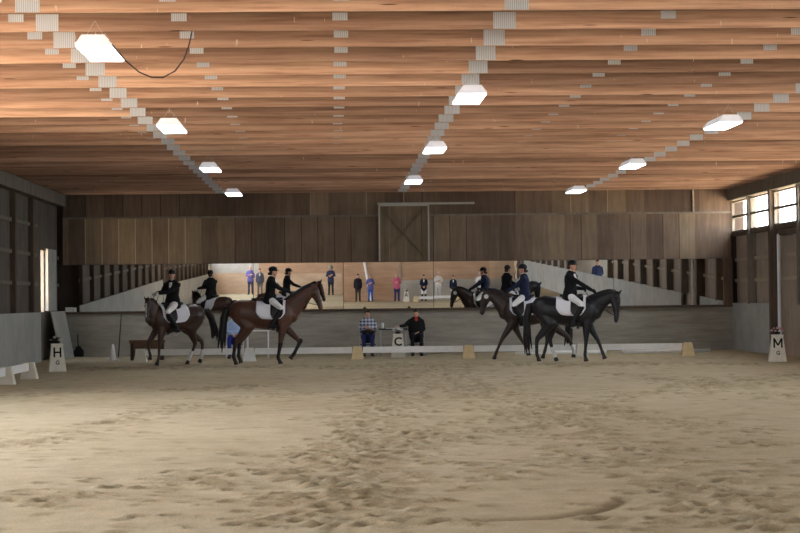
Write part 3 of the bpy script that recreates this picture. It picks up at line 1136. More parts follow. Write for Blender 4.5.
def horse(label, loc, rz, W, pose, coat, mane, rider_seat, legs_colour=None, socks=(), white_blaze=False, number=False, pad=True, group='ridden horses in the arena'):
    s = W / 1.6
    S = ST * s
    root = thing('horse', label, 'horse', loc, rz, group)

    def trunk(x):
        return [float(np.interp(x, S[:, 0], S[:, i])) for i in (1, 2, 3)]
    b = MB()
    b.loft([(x, 0, z) for x, z, h, w in S], [(w, h) for x, z, h, w in S], up=(0, 0, 1), n=20)
    poll, muz = V((pose['poll'][0], pose.get('py', (0, 0))[0], pose['poll'][1])), V((pose['muz'][0], pose.get('py', (0, 0))[1], pose['muz'][1]))
    # neck
    p0, p3 = V((.40 * s, 0, 1.20 * s)), poll + V((-.03, 0, -.085)) * s
    p1 = V((.70 * s, 0, 1.33 * s))
    p2 = p3 + V((-.26, 0, pose.get('arch', -.06))) * s
    neck, nr = [], []
    for i in range(9):
        f = i / 8
        q = p0 * (1 - f) ** 3 + p1 * 3 * f * (1 - f) ** 2 + p2 * 3 * f * f * (1 - f) + p3 * f ** 3
        neck.append(q)
        nr.append((float(np.interp(f, [0, .3, .6, .85, 1], [.17, .14, .098, .078, .07])) * s, float(np.interp(f, [0, .3, .6, .85, 1], [.34, .265, .175, .135, .118])) * s))
    b.loft(neck, nr, up=(0, 0, 1), n=16)
    # head
    hd = (muz - poll)
    hl = hd.length
    hd.normalize()
    lat = V((0, 1, 0))
    if abs(hd.y) > .05:
        lat = (V((-hd.y, hd.x, 0))).normalized() if abs(hd.x) > .2 else V((0, 1, 0))
    if 'turn' in pose:
        lat = V((-math.sin(R(pose['turn'])), math.cos(R(pose['turn'])), 0))
        lat = (lat - hd * lat.dot(hd)).normalized()
    jaw = lat.cross(hd)
    if jaw.dot(p2 - poll) < 0:
        jaw = -jaw
    tab = [(-.02, .075, .062, .045), (.1, .105, .08, .055), (.25, .128, .086, .06), (.4, .112, .074, .045), (.6, .082, .056, .02), (.8, .066, .050, .008), (.95, .062, .052, .008), (1.0, .045, .042, .01)]
    b.loft([poll + hd * (f * hl) + jaw * (o * s) for f, r, w, o in tab], [(r * s, w * s) for f, r, w, o in tab], up=lat, n=14)
    ear = -hd * .6 - jaw * .55 + V((0, 0, .35))
    ear.normalize()
    for sg in (1, -1):
        e0 = poll + lat * (sg * .048 * s) - jaw * .01
        b.loft([e0, e0 + ear * .07 * s + lat * sg * .008, e0 + ear * .15 * s + lat * sg * .004], [(.026 * s, .03 * s), (.026 * s, .022 * s), (.008, .007)], up=lat, n=7)
    # legs: 0 near/left fore, 1 right fore, 2 left hind, 3 right hind
    hooves, sock_l = [], []
    for i, sg in ((0, 1), (1, -1), (2, 1), (3, -1)):
        (kx, kz), (fx, fz), (tx, tz) = pose['legs'][i]
        if i < 2:
            yy = .135 * s * sg
            el = V((.46 * s, yy, .95 * s))
            kn, fe, to = V((kx, yy * .98, kz)), V((fx, yy * .95, fz)), V((tx, yy * .95, tz))
            pts = [V((.54 * s, yy * .8, 1.17 * s)), el, el.lerp(kn, .55), kn.lerp(el, .08), kn.lerp(fe, .25), kn.lerp(fe, .65), fe, fe.lerp(to, .55)]
            rr = [(.16, .085), (.125, .085), (.082, .068), (.056, .053), (.045, .041), (.039, .036), (.047, .044), (.042, .04)]
        else:
            yy = .14 * s * sg
            st = V((-.40 * s + .25 * (kx + .66 * s) * .5, yy * 1.12, .93 * s))
            kn, fe, to = V((kx, yy * .95, kz)), V((fx, yy * .92, fz)), V((tx, yy * .92, tz))
            pts = [V((-.60 * s, yy * .9, 1.22 * s)), st, st.lerp(kn, .5), kn.lerp(st, .06), kn.lerp(fe, .25), kn.lerp(fe, .65), fe, fe.lerp(to, .55)]
            rr = [(.23, .125), (.19, .12), (.105, .08), (.068, .054), (.05, .042), (.042, .036), (.048, .044), (.042, .04)]
        b.loft(pts, [(a * s, c * s) for a, c in rr], up=(0, 1, 0), n=10)
        co = fe.lerp(to, .5)
        hooves.append((co, to))
        sock_l.append((kn, fe, co))
    me = remeshed(b, .018, 5)
    b = MB()
    absorb(b, me, 0)
    b.mat = 1
    for sg in (1, -1):
        b.ball(poll + hd * (.27 * hl) + lat * (sg * .077 * s) - jaw * .015 * s, .02 * s, 8)
        b.ball(poll + hd * (.95 * hl) + lat * (sg * .042 * s) - jaw * .03 * s, .013 * s, 8)
    b.build('body', [coat, EYE], root, True)
    hm = M['hoof']
    for co, to in hooves:
        d = (to - co)
        if d.length < .03:
            d = V((.2, 0, -1)) * .06
        MB().loft([co, co.lerp(to, .5), to], [.044 * s, .052 * s, .06 * s], up=(0, 1, 0), n=12, round_ends=False).build('hoof', hm, root)
    for i in socks:
        kn, fe, co = sock_l[i]
        MB().loft([kn.lerp(fe, .62), kn.lerp(fe, .85), fe, co], [.044 * s, .046 * s, .05 * s, .046 * s], up=(0, 1, 0), n=10).build('white_sock', M['sock'], root, True)['label'] = 'white lower leg'
    if legs_colour is not None:
        for kn, fe, co in sock_l:
            MB().loft([kn.lerp(fe, -.08), kn.lerp(fe, .3), kn.lerp(fe, .7), fe, co], [.06 * s, .046 * s, .041 * s, .048 * s, .044 * s], up=(0, 1, 0), n=10).build('black_stocking', legs_colour, root, True)['label'] = 'black lower leg'
    # mane along the crest, tail
    mm = MB()
    cr = []
    for q, r, nq in zip(neck[2:], nr[2:], neck[3:] + [poll]):
        tv = (nq - q).normalized()
        up_ = lat.cross(tv)
        if up_.z < 0:
            up_ = -up_
        cr.append(q + up_ * (r[1] * .88))
    cr.append(poll - hd * .03 * s - jaw * .02)
    mm.loft(cr, [(.04 * s, .06 * s)] + [(.062 * s, .07 * s)] * (len(cr) - 2) + [(.03 * s, .04 * s)], up=(0, 0, 1), n=8)
    mm.build('mane', mane, root, True)
    tl = MB()
    tp = pose['tail']
    n_ = len(tp)
    tl.loft([V(p) if len(p) == 3 else V((p[0], 0, p[1])) for p in tp], [(float(np.interp(i / (n_ - 1), [0, .2, .6, 1], [.045, .085, .095, .03])),) * 2 for i in range(n_)], up=(0, 1, 0), n=10)
    rt = random.Random(int(W * 1000) + len(label))
    for _ in range(7):
        o1, o2, o3 = rt.uniform(-.10, .09), rt.uniform(-.08, .08), rt.uniform(-.04, .14)
        pp = [V(p) if len(p) == 3 else V((p[0], 0, p[1])) for p in tp]
        pp = [q + V((o1, o2, -o3)) * (i / (n_ - 1)) for i, q in enumerate(pp)]
        tl.loft(pp, [float(np.interp(i / (n_ - 1), [0, .3, .7, 1], [.03, .045, .04, .01])) for i in range(n_)], up=(0, 1, 0), n=7)
    tl.build('tail', mane, root, True)
    if white_blaze:
        MB().loft([poll + hd * (f * hl) - jaw * (r * s) for f, r in ((.15, .055), (.35, .07), (.6, .065), (.8, .062))], [(.018, .008), (.028, .008), (.02, .008), (.014, .008)], up=jaw, n=8).build('blaze', M['sock'], root, True)['label'] = 'white blaze on the face'
    # tack
    lx = M['tack']

    def shell(x0, x1, ang0, ang1, off, thick, nx=12, na=9, both=True, edge=0.0):
        m_ = MB()
        for sg in ((1, -1) if ang0 > 0 else (1,)):
            g0 = []
            for lay in (off + thick, off):
                rows = []
                for ix in range(nx + 1):
                    x = x0 + (x1 - x0) * ix / nx
                    zc, hh, hw = trunk(x)
                    e = abs(2 * ix / nx - 1)
                    am = ang1 - edge * (max(0, e - .55) / .45) ** 2
                    row = []
                    for ia in range(na + 1):
                        a = R(ang0 + (am - ang0) * ia / na) if ang0 > 0 else R(-am + 2 * am * ia / na)
                        row.append(V((x, sg * (hw + lay) * math.sin(a), zc + (hh + lay) * math.cos(a))))
                    rows.append(row)
                g0.append(rows)
            base = len(m_.v)
            for rows in g0:
                for row in rows:
                    m_.v.extend(row)
            w_ = na + 1
            id_ = lambda l, i, j: base + l * (nx + 1) * w_ + i * w_ + j
            for i in range(nx):
                for j in range(na):
                    m_.quad(id_(0, i, j), id_(0, i + 1, j), id_(0, i + 1, j + 1), id_(0, i, j + 1))
                    m_.quad(id_(1, i, j + 1), id_(1, i + 1, j + 1), id_(1, i + 1, j), id_(1, i, j))
            for i in range(nx):
                for j in (0, na):
                    m_.quad(id_(0, i, j), id_(1, i, j), id_(1, i + 1, j), id_(0, i + 1, j))
            for j in range(na):
                for i in (0, nx):
                    m_.quad(id_(0, i, j), id_(0, i, j + 1), id_(1, i, j + 1), id_(1, i, j))
        return m_
    sx = rider_seat
    shell(sx - .36, sx + .33, -1, 102, .012, .014, 18, 16, edge=24).build('saddle_pad', M['pad'], root, True)['label'] = 'white saddle pad'
    zc, hh, hw = trunk(sx)
    ztop = zc + hh
    sd = MB()
    sd.loft([(sx - .27, 0, ztop + .085), (sx - .2, 0, ztop + .06), (sx - .02, 0, ztop + .03), (sx + .14, 0, ztop + .055), (sx + .22, 0, ztop + .075)], [(.12, .03), (.15, .045), (.13, .05), (.10, .05), (.07, .035)], up=(0, 0, 1), n=14)
    saddle = sd.build('saddle', lx, root, True)
    shell(sx - .02, sx + .27, 22, 98, .028, .014, 8, 9, edge=14).build('saddle_flap', lx, saddle, True)
    shell(sx + .10, sx + .16, 60, 179, .026, .012, 2, 14).build('girth', lx, saddle, True)
    for sg in (1, -1):
        ax, ay, az = pose['stirrup']
        st = MB()
        top = V((ax, sg * ay, az + .13))
        pts = [top] + [V((ax + .062 * math.cos(a), sg * ay, az + .062 + .068 * math.sin(a))) for a in np.linspace(math.pi / 2, math.pi / 2 + 2 * math.pi, 13)]
        st.loft(pts, [.008] * len(pts), up=(0, 1, 0), n=6)
        st.build('stirrup', M['steel'], saddle, True)
        MB().bar(top, (sx + .1, sg * (hw * .80 + .02), zc + hh * .62), .025, .007, (0, 1, 0)).build('stirrup_leather', lx, saddle)
    br = MB()

    def around(f, extra):
        r = float(np.interp(f, [q[0] for q in tab], [q[1] for q in tab])) * s + extra
        w = float(np.interp(f, [q[0] for q in tab], [q[2] for q in tab])) * s + extra
        o = float(np.interp(f, [q[0] for q in tab], [q[3] for q in tab])) * s
        c = poll + hd * (f * hl) + jaw * o
        return c, r, w
    for f in (.13, .62):
        c, r, w = around(f, .004)
        br.loft([c + lat * (w * math.cos(a)) + jaw * (r * math.sin(a)) for a in np.linspace(0, 2 * math.pi, 19)], [.012] * 19, up=hd, n=5)
    for sg in (1, -1):
        br.loft([around(f, .004)[0] + lat * (sg * around(f, .006)[2]) for f in (.0, .13, .3, .62, .8)], [.010] * 5, up=hd, n=5)
    bridle = br.build('bridle', lx, root, True)
    c, r, w = around(.8, .004)
    for sg, hp in zip((1, -1), pose['hands']):
        a = c + lat * (sg * w) + jaw * r * .3
        hp = V(hp)
        mid = a.lerp(hp, .5) + V((0, 0, -pose.get('sag', .06)))
        MB().loft([a, a.lerp(mid, .5) + V((0, 0, -.01)), mid, mid.lerp(hp, .5), hp], [.008] * 5, up=(0, 0, 1), n=5).build('rein', lx, bridle, True)
    if number:
        c, r, w = around(.2, .016)
        for sg in (1, -1):
            p = c + lat * (sg * w)
            MB().loft([p - lat * .005 * sg, p + lat * .006 * sg], [.055, .055], up=hd, n=16, round_ends=False).build('number_disc', M['sock'], bridle)['label'] = 'white round number disc'
    return root


def riding(sx, seat_z, W, k, lean=.02, fwd=(1, 0, 0), hands=None, turn=0.0, look=(1, 0, 0)):
    """seated rider, in the horse's own axes"""
    pz = seat_z + .10 * k
    J = dict(pel=(sx - .05, 0, pz), u=(lean, 0, 1), F=fwd, hf=look, hu=(0, 0, 1))
    J['kn'] = [(sx + .27 * k, sg * .285, pz - .27 * k) for sg in (1, -1)]
    J['an'] = [(sx + .0 * k, sg * .315, pz - .68 * k) for sg in (1, -1)]
    J['toe'] = [(1, .1, .12), (1, -.1, .12)]
    hands = hands or [(sx + .34 * k, .085, pz + .19 * k), (sx + .34 * k, -.085, pz + .19 * k)]
    J['wr'] = hands
    el = []
    for (hx, hy, hz), sg in zip(hands, (1, -1)):
        sh = V((sx - .05, sg * .172 * k, pz + .435 * k)) + V((lean * .435 * k, 0, 0))
        h = V((hx, hy, hz))
        d = h - sh
        L1, L2 = .275 * k, .25 * k
        dist = min(d.length, (L1 + L2) * .995)
        dn = d.normalized()
        a = (L1 * L1 - L2 * L2 + dist * dist) / (2 * dist)
        hgt = math.sqrt(max(0, L1 * L1 - a * a))
        out = V((-.75, sg * .35, -.6))
        out = (out - dn * out.dot(dn)).normalized()
        el.append(tuple(sh + dn * a + out * hgt))
    J['el'] = el
    J['back'] = [V((0, .8, .6)), V((0, -.8, .6))]
    J['curl'] = 1.25
    return J


M['hoof'] = plain('hoof_horn', srgb(46, 40, 36), .5, .3, 0, .1)
M['sock'] = plain('white_hair', srgb(208, 204, 200), .8, .2, 0, .06)
M['tack'] = plain('black_leather', srgb(24, 22, 24), .4, .45, 0, .08)
M['pad'] = plain('white_quilted_pad', srgb(238, 238, 246), .85, .15, 0, .03, 30)


def coat(name, a, b, c):
    t = NT(name)
    n = t.noise(t.coords((1, 1, 1)), 2.2, 5, .6)
    f = t.noise(t.coords((6, 6, 2)), 9, 3, .6)
    col = t.ramp(n, [(.3, srgb(*a)), (.5, srgb(*b)), (.72, srgb(*c))])
    col = t.mix(col, t.ramp(f, [(.3, (.86, .86, .86)), (.7, (1.08, 1.08, 1.08))]), 1.0, 'MULTIPLY')
    t.col(col).rough(.42, .4)
    return t.m


BAY = coat('bay_coat', (68, 42, 33), (84, 54, 42), (98, 66, 52))
DKBAY = coat('dark_bay_coat', (52, 33, 27), (64, 42, 33), (80, 54, 42))
DKBROWN = coat('dark_brown_coat', (42, 28, 25), (52, 36, 31), (66, 46, 38))
BLK = coat('black_coat', (20, 19, 22), (27, 26, 30), (36, 34, 38))
BLKHAIR = plain('black_horse_hair', srgb(24, 21, 22), .5, .35, 0, .2, 30)


def hx(px, d):
    return at(px, 300, d).x


# 1 dark bay, facing left and towards the camera
d = 44.4
W = 1.43
s_ = .10
hz = 1.43
hands = [(.47, .10, hz + .27), (.47, -.10, hz + .27)]
pose = dict(poll=(.76, 1.55), muz=(.80, 1.03), py=(.05, .11), turn=32, arch=.0,
            legs=[((.49, .43), (.50, .17), (.56, .0)), ((.68, .50), (.60, .22), (.62, .13)), ((-.50, .48), (-.34, .17), (-.26, .0)), ((-.84, .52), (-.80, .19), (-.74, .02))],
            tail=[(-.76, 1.28), (-.88, 1.27), (-1.0, 1.12), (-1.08, .9), (-1.1, .68)], stirrup=(s_ + .05, .335, hz - .72), hands=hands)
hpos = (hx(174.5, d), d, 0)
horse('dark bay horse with white blaze and white hind feet, ridden towards the left', hpos, R(180 + 34), W, pose, DKBAY, BLKHAIR, s_, None, (2, 3), True)
J = riding(s_, hz - .02, W, .96, .0, hands=hands, look=(.45, .9, -.05), fwd=(.8, .55, 0))
figure('person', 'rider in black jacket and white breeches on the dark bay horse with the blaze', hpos, R(214), J, rider_fit(BLACK, glove=(200, 198, 196)), .96, .018, 'riders on horseback')

# 2 bay cantering right
d = 43.8
W = 1.52
s_ = .17
hz = 1.49
hands = [(.56, .085, hz + .22), (.56, -.085, hz + .22)]
pose = dict(poll=(1.21, 1.84), muz=(1.34, 1.27), arch=-.02,
            legs=[((.82, .52), (.68, .24), (.58, .12)), ((.37, .46), (.31, .16), (.38, .0)), ((-.62, .52), (-.64, .20), (-.58, .03)), ((-.70, .51), (-.74, .19), (-.67, .0))],
            tail=[(-.80, 1.34), (-.90, 1.31), (-.97, 1.1), (-1.0, .75), (-1.03, .42)], stirrup=(s_ + .05, .335, hz - .72), hands=hands)
hpos = (hx(264.7, d), d, 0)
horse('reddish bay horse with black mane and tail, cantering right with head high', hpos, R(-2), W, pose, BAY, BLKHAIR, s_, BLKHAIR, (), False)
J = riding(s_, hz - .02, W, .94, .10, hands=hands, look=(1, -.05, -.1))
figure('person', 'rider in black jacket and white breeches on the reddish bay horse', hpos, R(-2), J, rider_fit(BLACK), .94, .018, 'riders on horseback')

# 3 dark brown, walking left, behind the black one
d = 45.25
W = 1.53
s_ = .19
hz = 1.50
hands = [(.56, .085, hz + .17), (.56, -.085, hz + .17)]
pose = dict(poll=(1.13, 1.66), muz=(1.20, 1.12), arch=.08,
            legs=[((.73, .47), (.86, .17), (.92, .0)), ((.26, .52), (.06, .20), (.05, .08)), ((-.92, .52), (-1.05, .20), (-1.03, .03)), ((-.42, .5), (-.34, .18), (-.28, .0))],
            tail=[(-.80, 1.36), (-.90, 1.30), (-.93, 1.0), (-.92, .6), (-.90, .4)], stirrup=(s_ + .05, .335, hz - .72), hands=hands)
hpos = (hx(530.5, d), d, 0)
horse('dark brown horse with white number disc on its bridle, walking to the left', hpos, R(180 - 4), W, pose, DKBROWN, BLKHAIR, s_, None, (1, 2), False, True)
J = riding(s_, hz - .02, W, .95, .03, hands=hands, look=(1, .1, -.08))
figure('person', 'rider in navy jacket and white breeches on the dark brown horse walking left', hpos, R(176), J, rider_fit(NAVY), .95, .018, 'riders on horseback')

# 4 black, walking right, head stretched down
d = 43.2
W = 1.53
s_ = .10
hz = 1.50
hands = [(.34, .10, hz + .20), (.58, -.13, hz + .16)]
pose = dict(poll=(1.18, 1.57), muz=(1.13, .93), py=(0, -.05), arch=.12, sag=.12,
            legs=[((.70, .46), (.79, .19), (.84, .05)), ((.42, .46), (.39, .16), (.42, .0)), ((-.46, .51), (-.36, .19), (-.29, .0)), ((-.74, .52), (-.74, .18), (-.68, .0))],
            tail=[(-.80, 1.36), (-.91, 1.32), (-.97, 1.05), (-.97, .65), (-.94, .30)], stirrup=(s_ + .05, .335, hz - .72), hands=hands)
hpos = (hx(568, d), d, 0)
horse('black horse walking to the right with its head stretched down', hpos, R(-12), W, pose, BLK, BLKHAIR, s_, None, (2,), False)
J = riding(s_, hz - .02, W, 1.0, .06, hands=hands, look=(1, -.7, -.06), fwd=(1, -.6, 0))
figure('person', 'rider in black jacket reaching a hand to the neck of the black horse walking right', hpos, R(-12), J, rider_fit(BLACK), 1.0, .018, 'riders on horseback')
# ------------------------------------------------------------------ seated people, tables and chairs by the end rail
def seated(k=1.0, seat=.45, knees=.13, arms='crossed', look=(1, 0, 0)):
    J = dict(pel=(0, 0, seat + .10 * k), u=(-.06, 0, 1), F=(1, 0, 0), hf=look, hu=(0, 0, 1))
    J['kn'] = [(.42 * k, knees, seat + .07), (.42 * k, -knees, seat + .07)]
    J['an'] = [(.40 * k, knees * .9, .085 * k), (.44 * k, -knees * .9, .085 * k)]
    J['toe'] = [(1, .15, 0), (1, -.15, 0)]
    z = seat + .10 * k
    if arms == 'crossed':
        J['el'] = [(.06 * k, .25 * k, z + .19 * k), (.06 * k, -.25 * k, z + .19 * k)]
        J['wr'] = [(.20 * k, .03 * k, z + .25 * k), (.175 * k, -.03 * k, z + .205 * k)]
        J['back'] = [V((1, 0, 0)), V((1, 0, 0))]
    elif arms == 'lap':
        J['el'] = [(.03 * k, .24 * k, z + .17 * k), (.03 * k, -.24 * k, z + .17 * k)]
        J['wr'] = [(.22 * k, .07 * k, z + .10 * k), (.22 * k, -.07 * k, z + .10 * k)]
    else:       # right arm laid out on the table beside
        J['el'] = [(.03 * k, .24 * k, z + .17 * k), (.06 * k, -.36 * k, z + .30 * k)]
        J['wr'] = [(.22 * k, .07 * k, z + .10 * k), (.14 * k, -.52 * k, z + .29 * k)]
        J['curl'] = .12
    return J


def chair(x, y, rz, label, frame, seatm, group='folding chairs by the end rail'):
    c = thing('folding_chair', label, 'chair', (x, y, 0), rz, group)
    MB().box((-.2, -.21, .298), (.22, .21, .32)).build('seat', seatm, c)
    MB().box((-.25, -.2, .62), (-.225, .2, .84)).build('backrest', seatm, c)
    for sy in (-.215, .215):
        MB().loft([(.21, sy, 0), (.19, sy, .325)], [.012, .012], n=8).build('leg', frame, c)
        MB().loft([(-.26, sy, 0), (-.22, sy, .325), (-.245, sy, .84)], [.012] * 3, up=(0, 1, 0), n=8).build('leg', frame, c)
    return c


def table(x, y, w, dpt, h, label, topm, frame):
    tb = thing('folding_table', label, 'table', (x, y, 0), 0, 'folding tables by the end rail')
    MB().box((-w / 2, -dpt / 2, h - .03), (w / 2, dpt / 2, h)).build('tabletop', topm, tb)
    for sx in (-1, 1):
        for sy in (-1, 1):
            MB().loft([(sx * (w / 2 - .04), sy * (dpt / 2 - .05), .0), (sx * (w / 2 - .04), sy * (dpt / 2 - .05), h - .03)], [.016, .016], up=(0, 1, 0), n=8).build('leg', frame, tb)
        MB().bar((sx * (w / 2 - .04), -dpt / 2 + .06, .42), (sx * (w / 2 - .04), dpt / 2 - .06, .42), .02, .02).build('crossbar', frame, tb)
    return tb


t = NT('plaid_shirt')
vx = t.coords((1, 1, 1))
w1, w2 = t.n('ShaderNodeTexWave'), t.n('ShaderNodeTexWave')
w1.bands_direction, w2.bands_direction = 'Y', 'Z'
for w in (w1, w2):
    w.inputs['Scale'].default_value = 3.4
    t.l(vx, w.inputs['Vector'])
c = t.mix(t.ramp(w1.outputs['Fac'], [(.42, srgb(40, 62, 104)), (.58, srgb(200, 206, 214))]), t.ramp(w2.outputs['Fac'], [(.42, srgb(66, 92, 140)), (.58, srgb(220, 224, 230))]), .5)
t.col(c).rough(.85, .15)
PLAID = t.m

dj = 48.9
xj = hx(367.5, dj)
chair(xj, dj + .1, R(-90), 'grey folding chair under the seated person in the plaid shirt', M['steel'], M['black_plastic'])
figure('person', 'seated person in blue and white plaid shirt and jeans, arms crossed', (xj, dj + .08, 0), R(-90), seated(.86, .46, .115, 'crossed'), fit_(PLAID, (44, 54, 100), (60, 52, 46), (70, 50, 40), wide=1.25, top_name='shirt', seated=True), .86, .02)
xj2 = hx(416, dj)
chair(xj2, dj + .1, R(-90), 'grey folding chair under the seated person with the red scarf', M['steel'], M['black_plastic'])
figure('person', 'seated person in black coat and red scarf, one arm on the judges table', (xj2, dj + .08, 0), R(-90), seated(.86, .46, .12, 'table', (1, -.15, 0)), fit_((28, 28, 30), (32, 32, 36), BLACK, (52, 36, 28), wide=1.3, scarf=cloth(176, 62, 50), long=True, seated=True), .86, .02)
xt = hx(392.5, dj - .15)
tb = table(xt, dj - .22, .74, .6, .735, 'dark topped table with metal legs between the two seated people', M['black_plastic'], M['steel'])
mb = MB()
mb.box((-.11, -.14, 0), (.11, .14, .012))
o = tag(mb.build('paper_stack', M['white_paint']), 'small white stack of papers on the dark judges table', 'paper')
o.location = (xt - .08, dj - .2, .735)
mb = MB().loft([(0, 0, .012), (0, 0, .095)], [.032, .038], n=12)
o = tag(mb.build('cup', M['white_paint'], None, True), 'white cup standing on the dark judges table', 'cup')
o.location = (xt - .27, dj - .15, .735)
o.location.z -= -.02
# table and person half hidden behind the bay horse
dw = 48.6
xw = hx(257.5, dw)
table(xw, dw, .62, .5, .73, 'white topped folding table behind the reddish bay horse', M['white_paint'], M['white_metal'])
xs_ = hx(234, dw)
chair(xs_, dw + .2, R(-90), 'folding chair half hidden behind the reddish bay horse', M['white_metal'], M['white_paint'])
figure('person', 'seated person in pale blue shirt and blue trousers, half hidden behind the bay horse', (xs_, dw + .18, 0), R(-90), seated(.86, .46, .13, 'lap'), fit_((160, 182, 216), (38, 52, 138), (50, 48, 50), (80, 60, 46), wide=1.2, top_name='shirt', seated=True), .86, .022)

# ------------------------------------------------------------------ low arena rails
def rail_block(x, y, rz, mat, label):
    mb = MB()
    a, b, c, d, h = .165, .15, .10, .055, .335
    mb.v = [V(p) for p in ((-a, -b, 0), (a, -b, 0), (a, b, 0), (-a, b, 0), (-c, -d, h), (c, -d, h), (c, d, h), (-c, d, h))]
    for q in ((0, 3, 2, 1), (4, 5, 6, 7), (0, 1, 5, 4), (1, 2, 6, 5), (2, 3, 7, 6), (3, 0, 4, 7)):
        mb.quad(*q)
    o = tag(mb.build('rail_block', mat), label, 'rail block', 'rail blocks of the arena fence')
    o.location = (x, y, -.005)
    o.rotation_euler = (0, 0, rz)
    return o


def rail_board(x0, y0, x1, y1, label):
    a, b = V((x0, y0, 0)), V((x1, y1, 0))
    d = b - a
    L = d.length
    o = tag(MB().box((-L / 2 + .134, -.015, 0), (L / 2 - .134, .015, .155)).build('rail_board', M['white_paint']), label, 'rail board', 'white boards of the arena fence')
    o.location = ((x0 + x1) / 2, (y0 + y1) / 2, .163)
    o.rotation_euler = (0, 0, math.atan2(d.y, d.x))
    return o


YR = 46.35
bx = [hx(p, YR) for p in (140, 249, 357, 468, 581, 687)]
bl = ['cream rail block at the left end of the back rail, beside the brown bench', 'white rail block under the belly of the reddish bay horse', 'yellowish rail block in front of the person in plaid', 'yellowish rail block between the C marker and the dark brown horse', 'cream rail block behind the legs of the black horse', 'yellowish rail block at the right end of the back rail']
for x, l, m_ in zip(bx, bl, ('marker_paint', 'white_paint', 'cream_paint', 'cream_paint', 'marker_paint', 'cream_paint')):
    rail_block(x, YR, 0, M[m_], l)
bb = ['white rail board behind the dark bay horse, at the left end', 'white rail board from under the bay horse to the person in plaid', 'white rail board in front of the C marker and the seated pair', 'white rail board behind the legs of the dark brown horse', 'white rail board right of the black horse, at the right end']
for i in range(5):
    rail_board(bx[i], YR, bx[i + 1], YR, bb[i])
XS = -6.08
for y, l in ((37.0, 'white rail block nearest the H marker in the left rail'), (34.4, 'white rail block at the left edge of the photo')):
    rail_block(XS, y, R(0), M['marker_paint'], l)
rail_board(XS, 34.4, XS, 37.0, 'white rail board between the two left rail blocks')
rail_board(XS, 31.8, XS, 34.4, 'white rail board running out of the left edge of the photo')
for p0, p1, l in ((516, 606, 'white pole lying on the sand behind the black horse'), (622, 710, 'white pole lying on the sand behind the right end of the rail')):
    a, b = at(p0, 350, 48.3), at(p1, 350, 48.9)
    tag(MB().loft([(a.x, 48.3, .05), (b.x, 48.9, .05)], [.048, .048], n=10, round_ends=False).build('ground_pole', M['white_paint'], None, True), l, 'pole', 'poles on the ground')


# ------------------------------------------------------------------ letter markers with flowers
def text(ch, size, parent, name, T):
    strokes = {'H': ((0, 0, 0, 1), (.62, 0, .62, 1), (0, .5, .62, .5)), 'M': ((0, 0, 0, 1), (.78, 0, .78, 1), (0, .97, .39, .25), (.39, .25, .78, .97)),
               'A': ((0, 0, .36, 1), (.72, 0, .36, 1), (.15, .34, .57, .34))}.get(ch)
    if strokes:
        mb = MB()
        wd_ = max(q[0] for q in strokes) / 2
        hh = size * .72
        for q, (x0, y0, x1, y1) in enumerate(strokes):
            e = .001 * q
            mb.bar(((x0 - wd_) * hh, y0 * hh, e), ((x1 - wd_) * hh, y1 * hh, e), .17 * hh, .006, (0, 0, 1))
        o = mb.build(name, M['letter'], parent)
        o.matrix_local = T
        return o
    c = bpy.data.curves.new(name, 'FONT')
    c.body = ch
    c.size = size
    c.extrude = .003
    c.offset = .007 if size > .15 else .003
    c.align_x = 'CENTER'
    o = bpy.data.objects.new(name, c)
    COL.objects.link(o)
    dg = bpy.context.evaluated_depsgraph_get()
    dg.update()
    me = bpy.data.meshes.new_from_object(o.evaluated_get(dg))
    bpy.data.objects.remove(o)
    me.materials.clear()
    me.materials.append(M['letter'])
    o = link(name, me, parent)
    o.matrix_local = T
    return o


def marker(ch, small, x, y, rz, label, petals, leaf, flower_label, h=.60):
    root = thing('letter_marker', label, 'letter marker', (x, y, 0), rz, 'letter markers around the arena')
    mb = MB()
    w0, w1, d0, d1 = .19, .115, .17, .10
    mb.v = [V(p) for p in ((-w0, -d0, 0), (w0, -d0, 0), (w0, d0, 0), (-w0, d0, 0), (-w1, -d1, h), (w1, -d1, h), (w1, d1, h), (-w1, d1, h))]
    for q in ((0, 3, 2, 1), (4, 5, 6, 7), (0, 1, 5, 4), (1, 2, 6, 5), (2, 3, 7, 6), (3, 0, 4, 7)):
        mb.quad(*q)
    mb.build('body', M['marker_paint'], root)
    MB().box((-w1 - .012, -d1 - .012, h - .03), (w1 + .012, d1 + .012, h + .01)).build('top_rim', M['marker_paint'], root)
    tilt = math.atan2(d0 - d1, h)

    def T(zz):
        yy = -d0 + (d0 - d1) * zz / h - .004
        return Matrix.Translation((0, yy, zz)) @ Matrix.Rotation(R(90) - tilt, 4, 'X')
    text(ch, .30, root, 'letter', T(.315))
    if small:
        text(small, .12, root, 'small_letter', T(.16))
    fl = thing('flower_pot', flower_label, 'flowers', (x, y, h + .01), rz, 'flowers on the letter markers')
    MB().loft([(0, 0, .004), (0, 0, .06)], [.06, .075], n=12, round_ends=False).build('pot', M['black_plastic'], fl)
    r_ = random.Random(ord(ch))
    lf = MB()
    for _ in range(14):
        a, e = r_.uniform(0, 6.28), r_.uniform(.3, 1.3)
        p = V((math.cos(a) * math.cos(e), math.sin(a) * math.cos(e), math.sin(e)))
        lf.loft([V((0, 0, .055)), V((0, 0, .055)) + p * .07, V((0, 0, .05)) + p * .13], [(.006, .003), (.018, .004), (.004, .002)], n=6)
    lf.build('foliage', leaf, fl)
    bs = MB()
    for _ in range(16):
        a, e = r_.uniform(0, 6.28), r_.uniform(.1, 1.4)
        p = V((math.cos(a) * math.cos(e) * .13, math.sin(a) * math.cos(e) * .11, .07 + math.sin(e) * .085))
        bs.ball(p, (r_.uniform(.026, .036),) * 2 + (.02,), 8)
    bs.build('blossom', petals, fl, True)['kind'] = 'stuff'
    return root


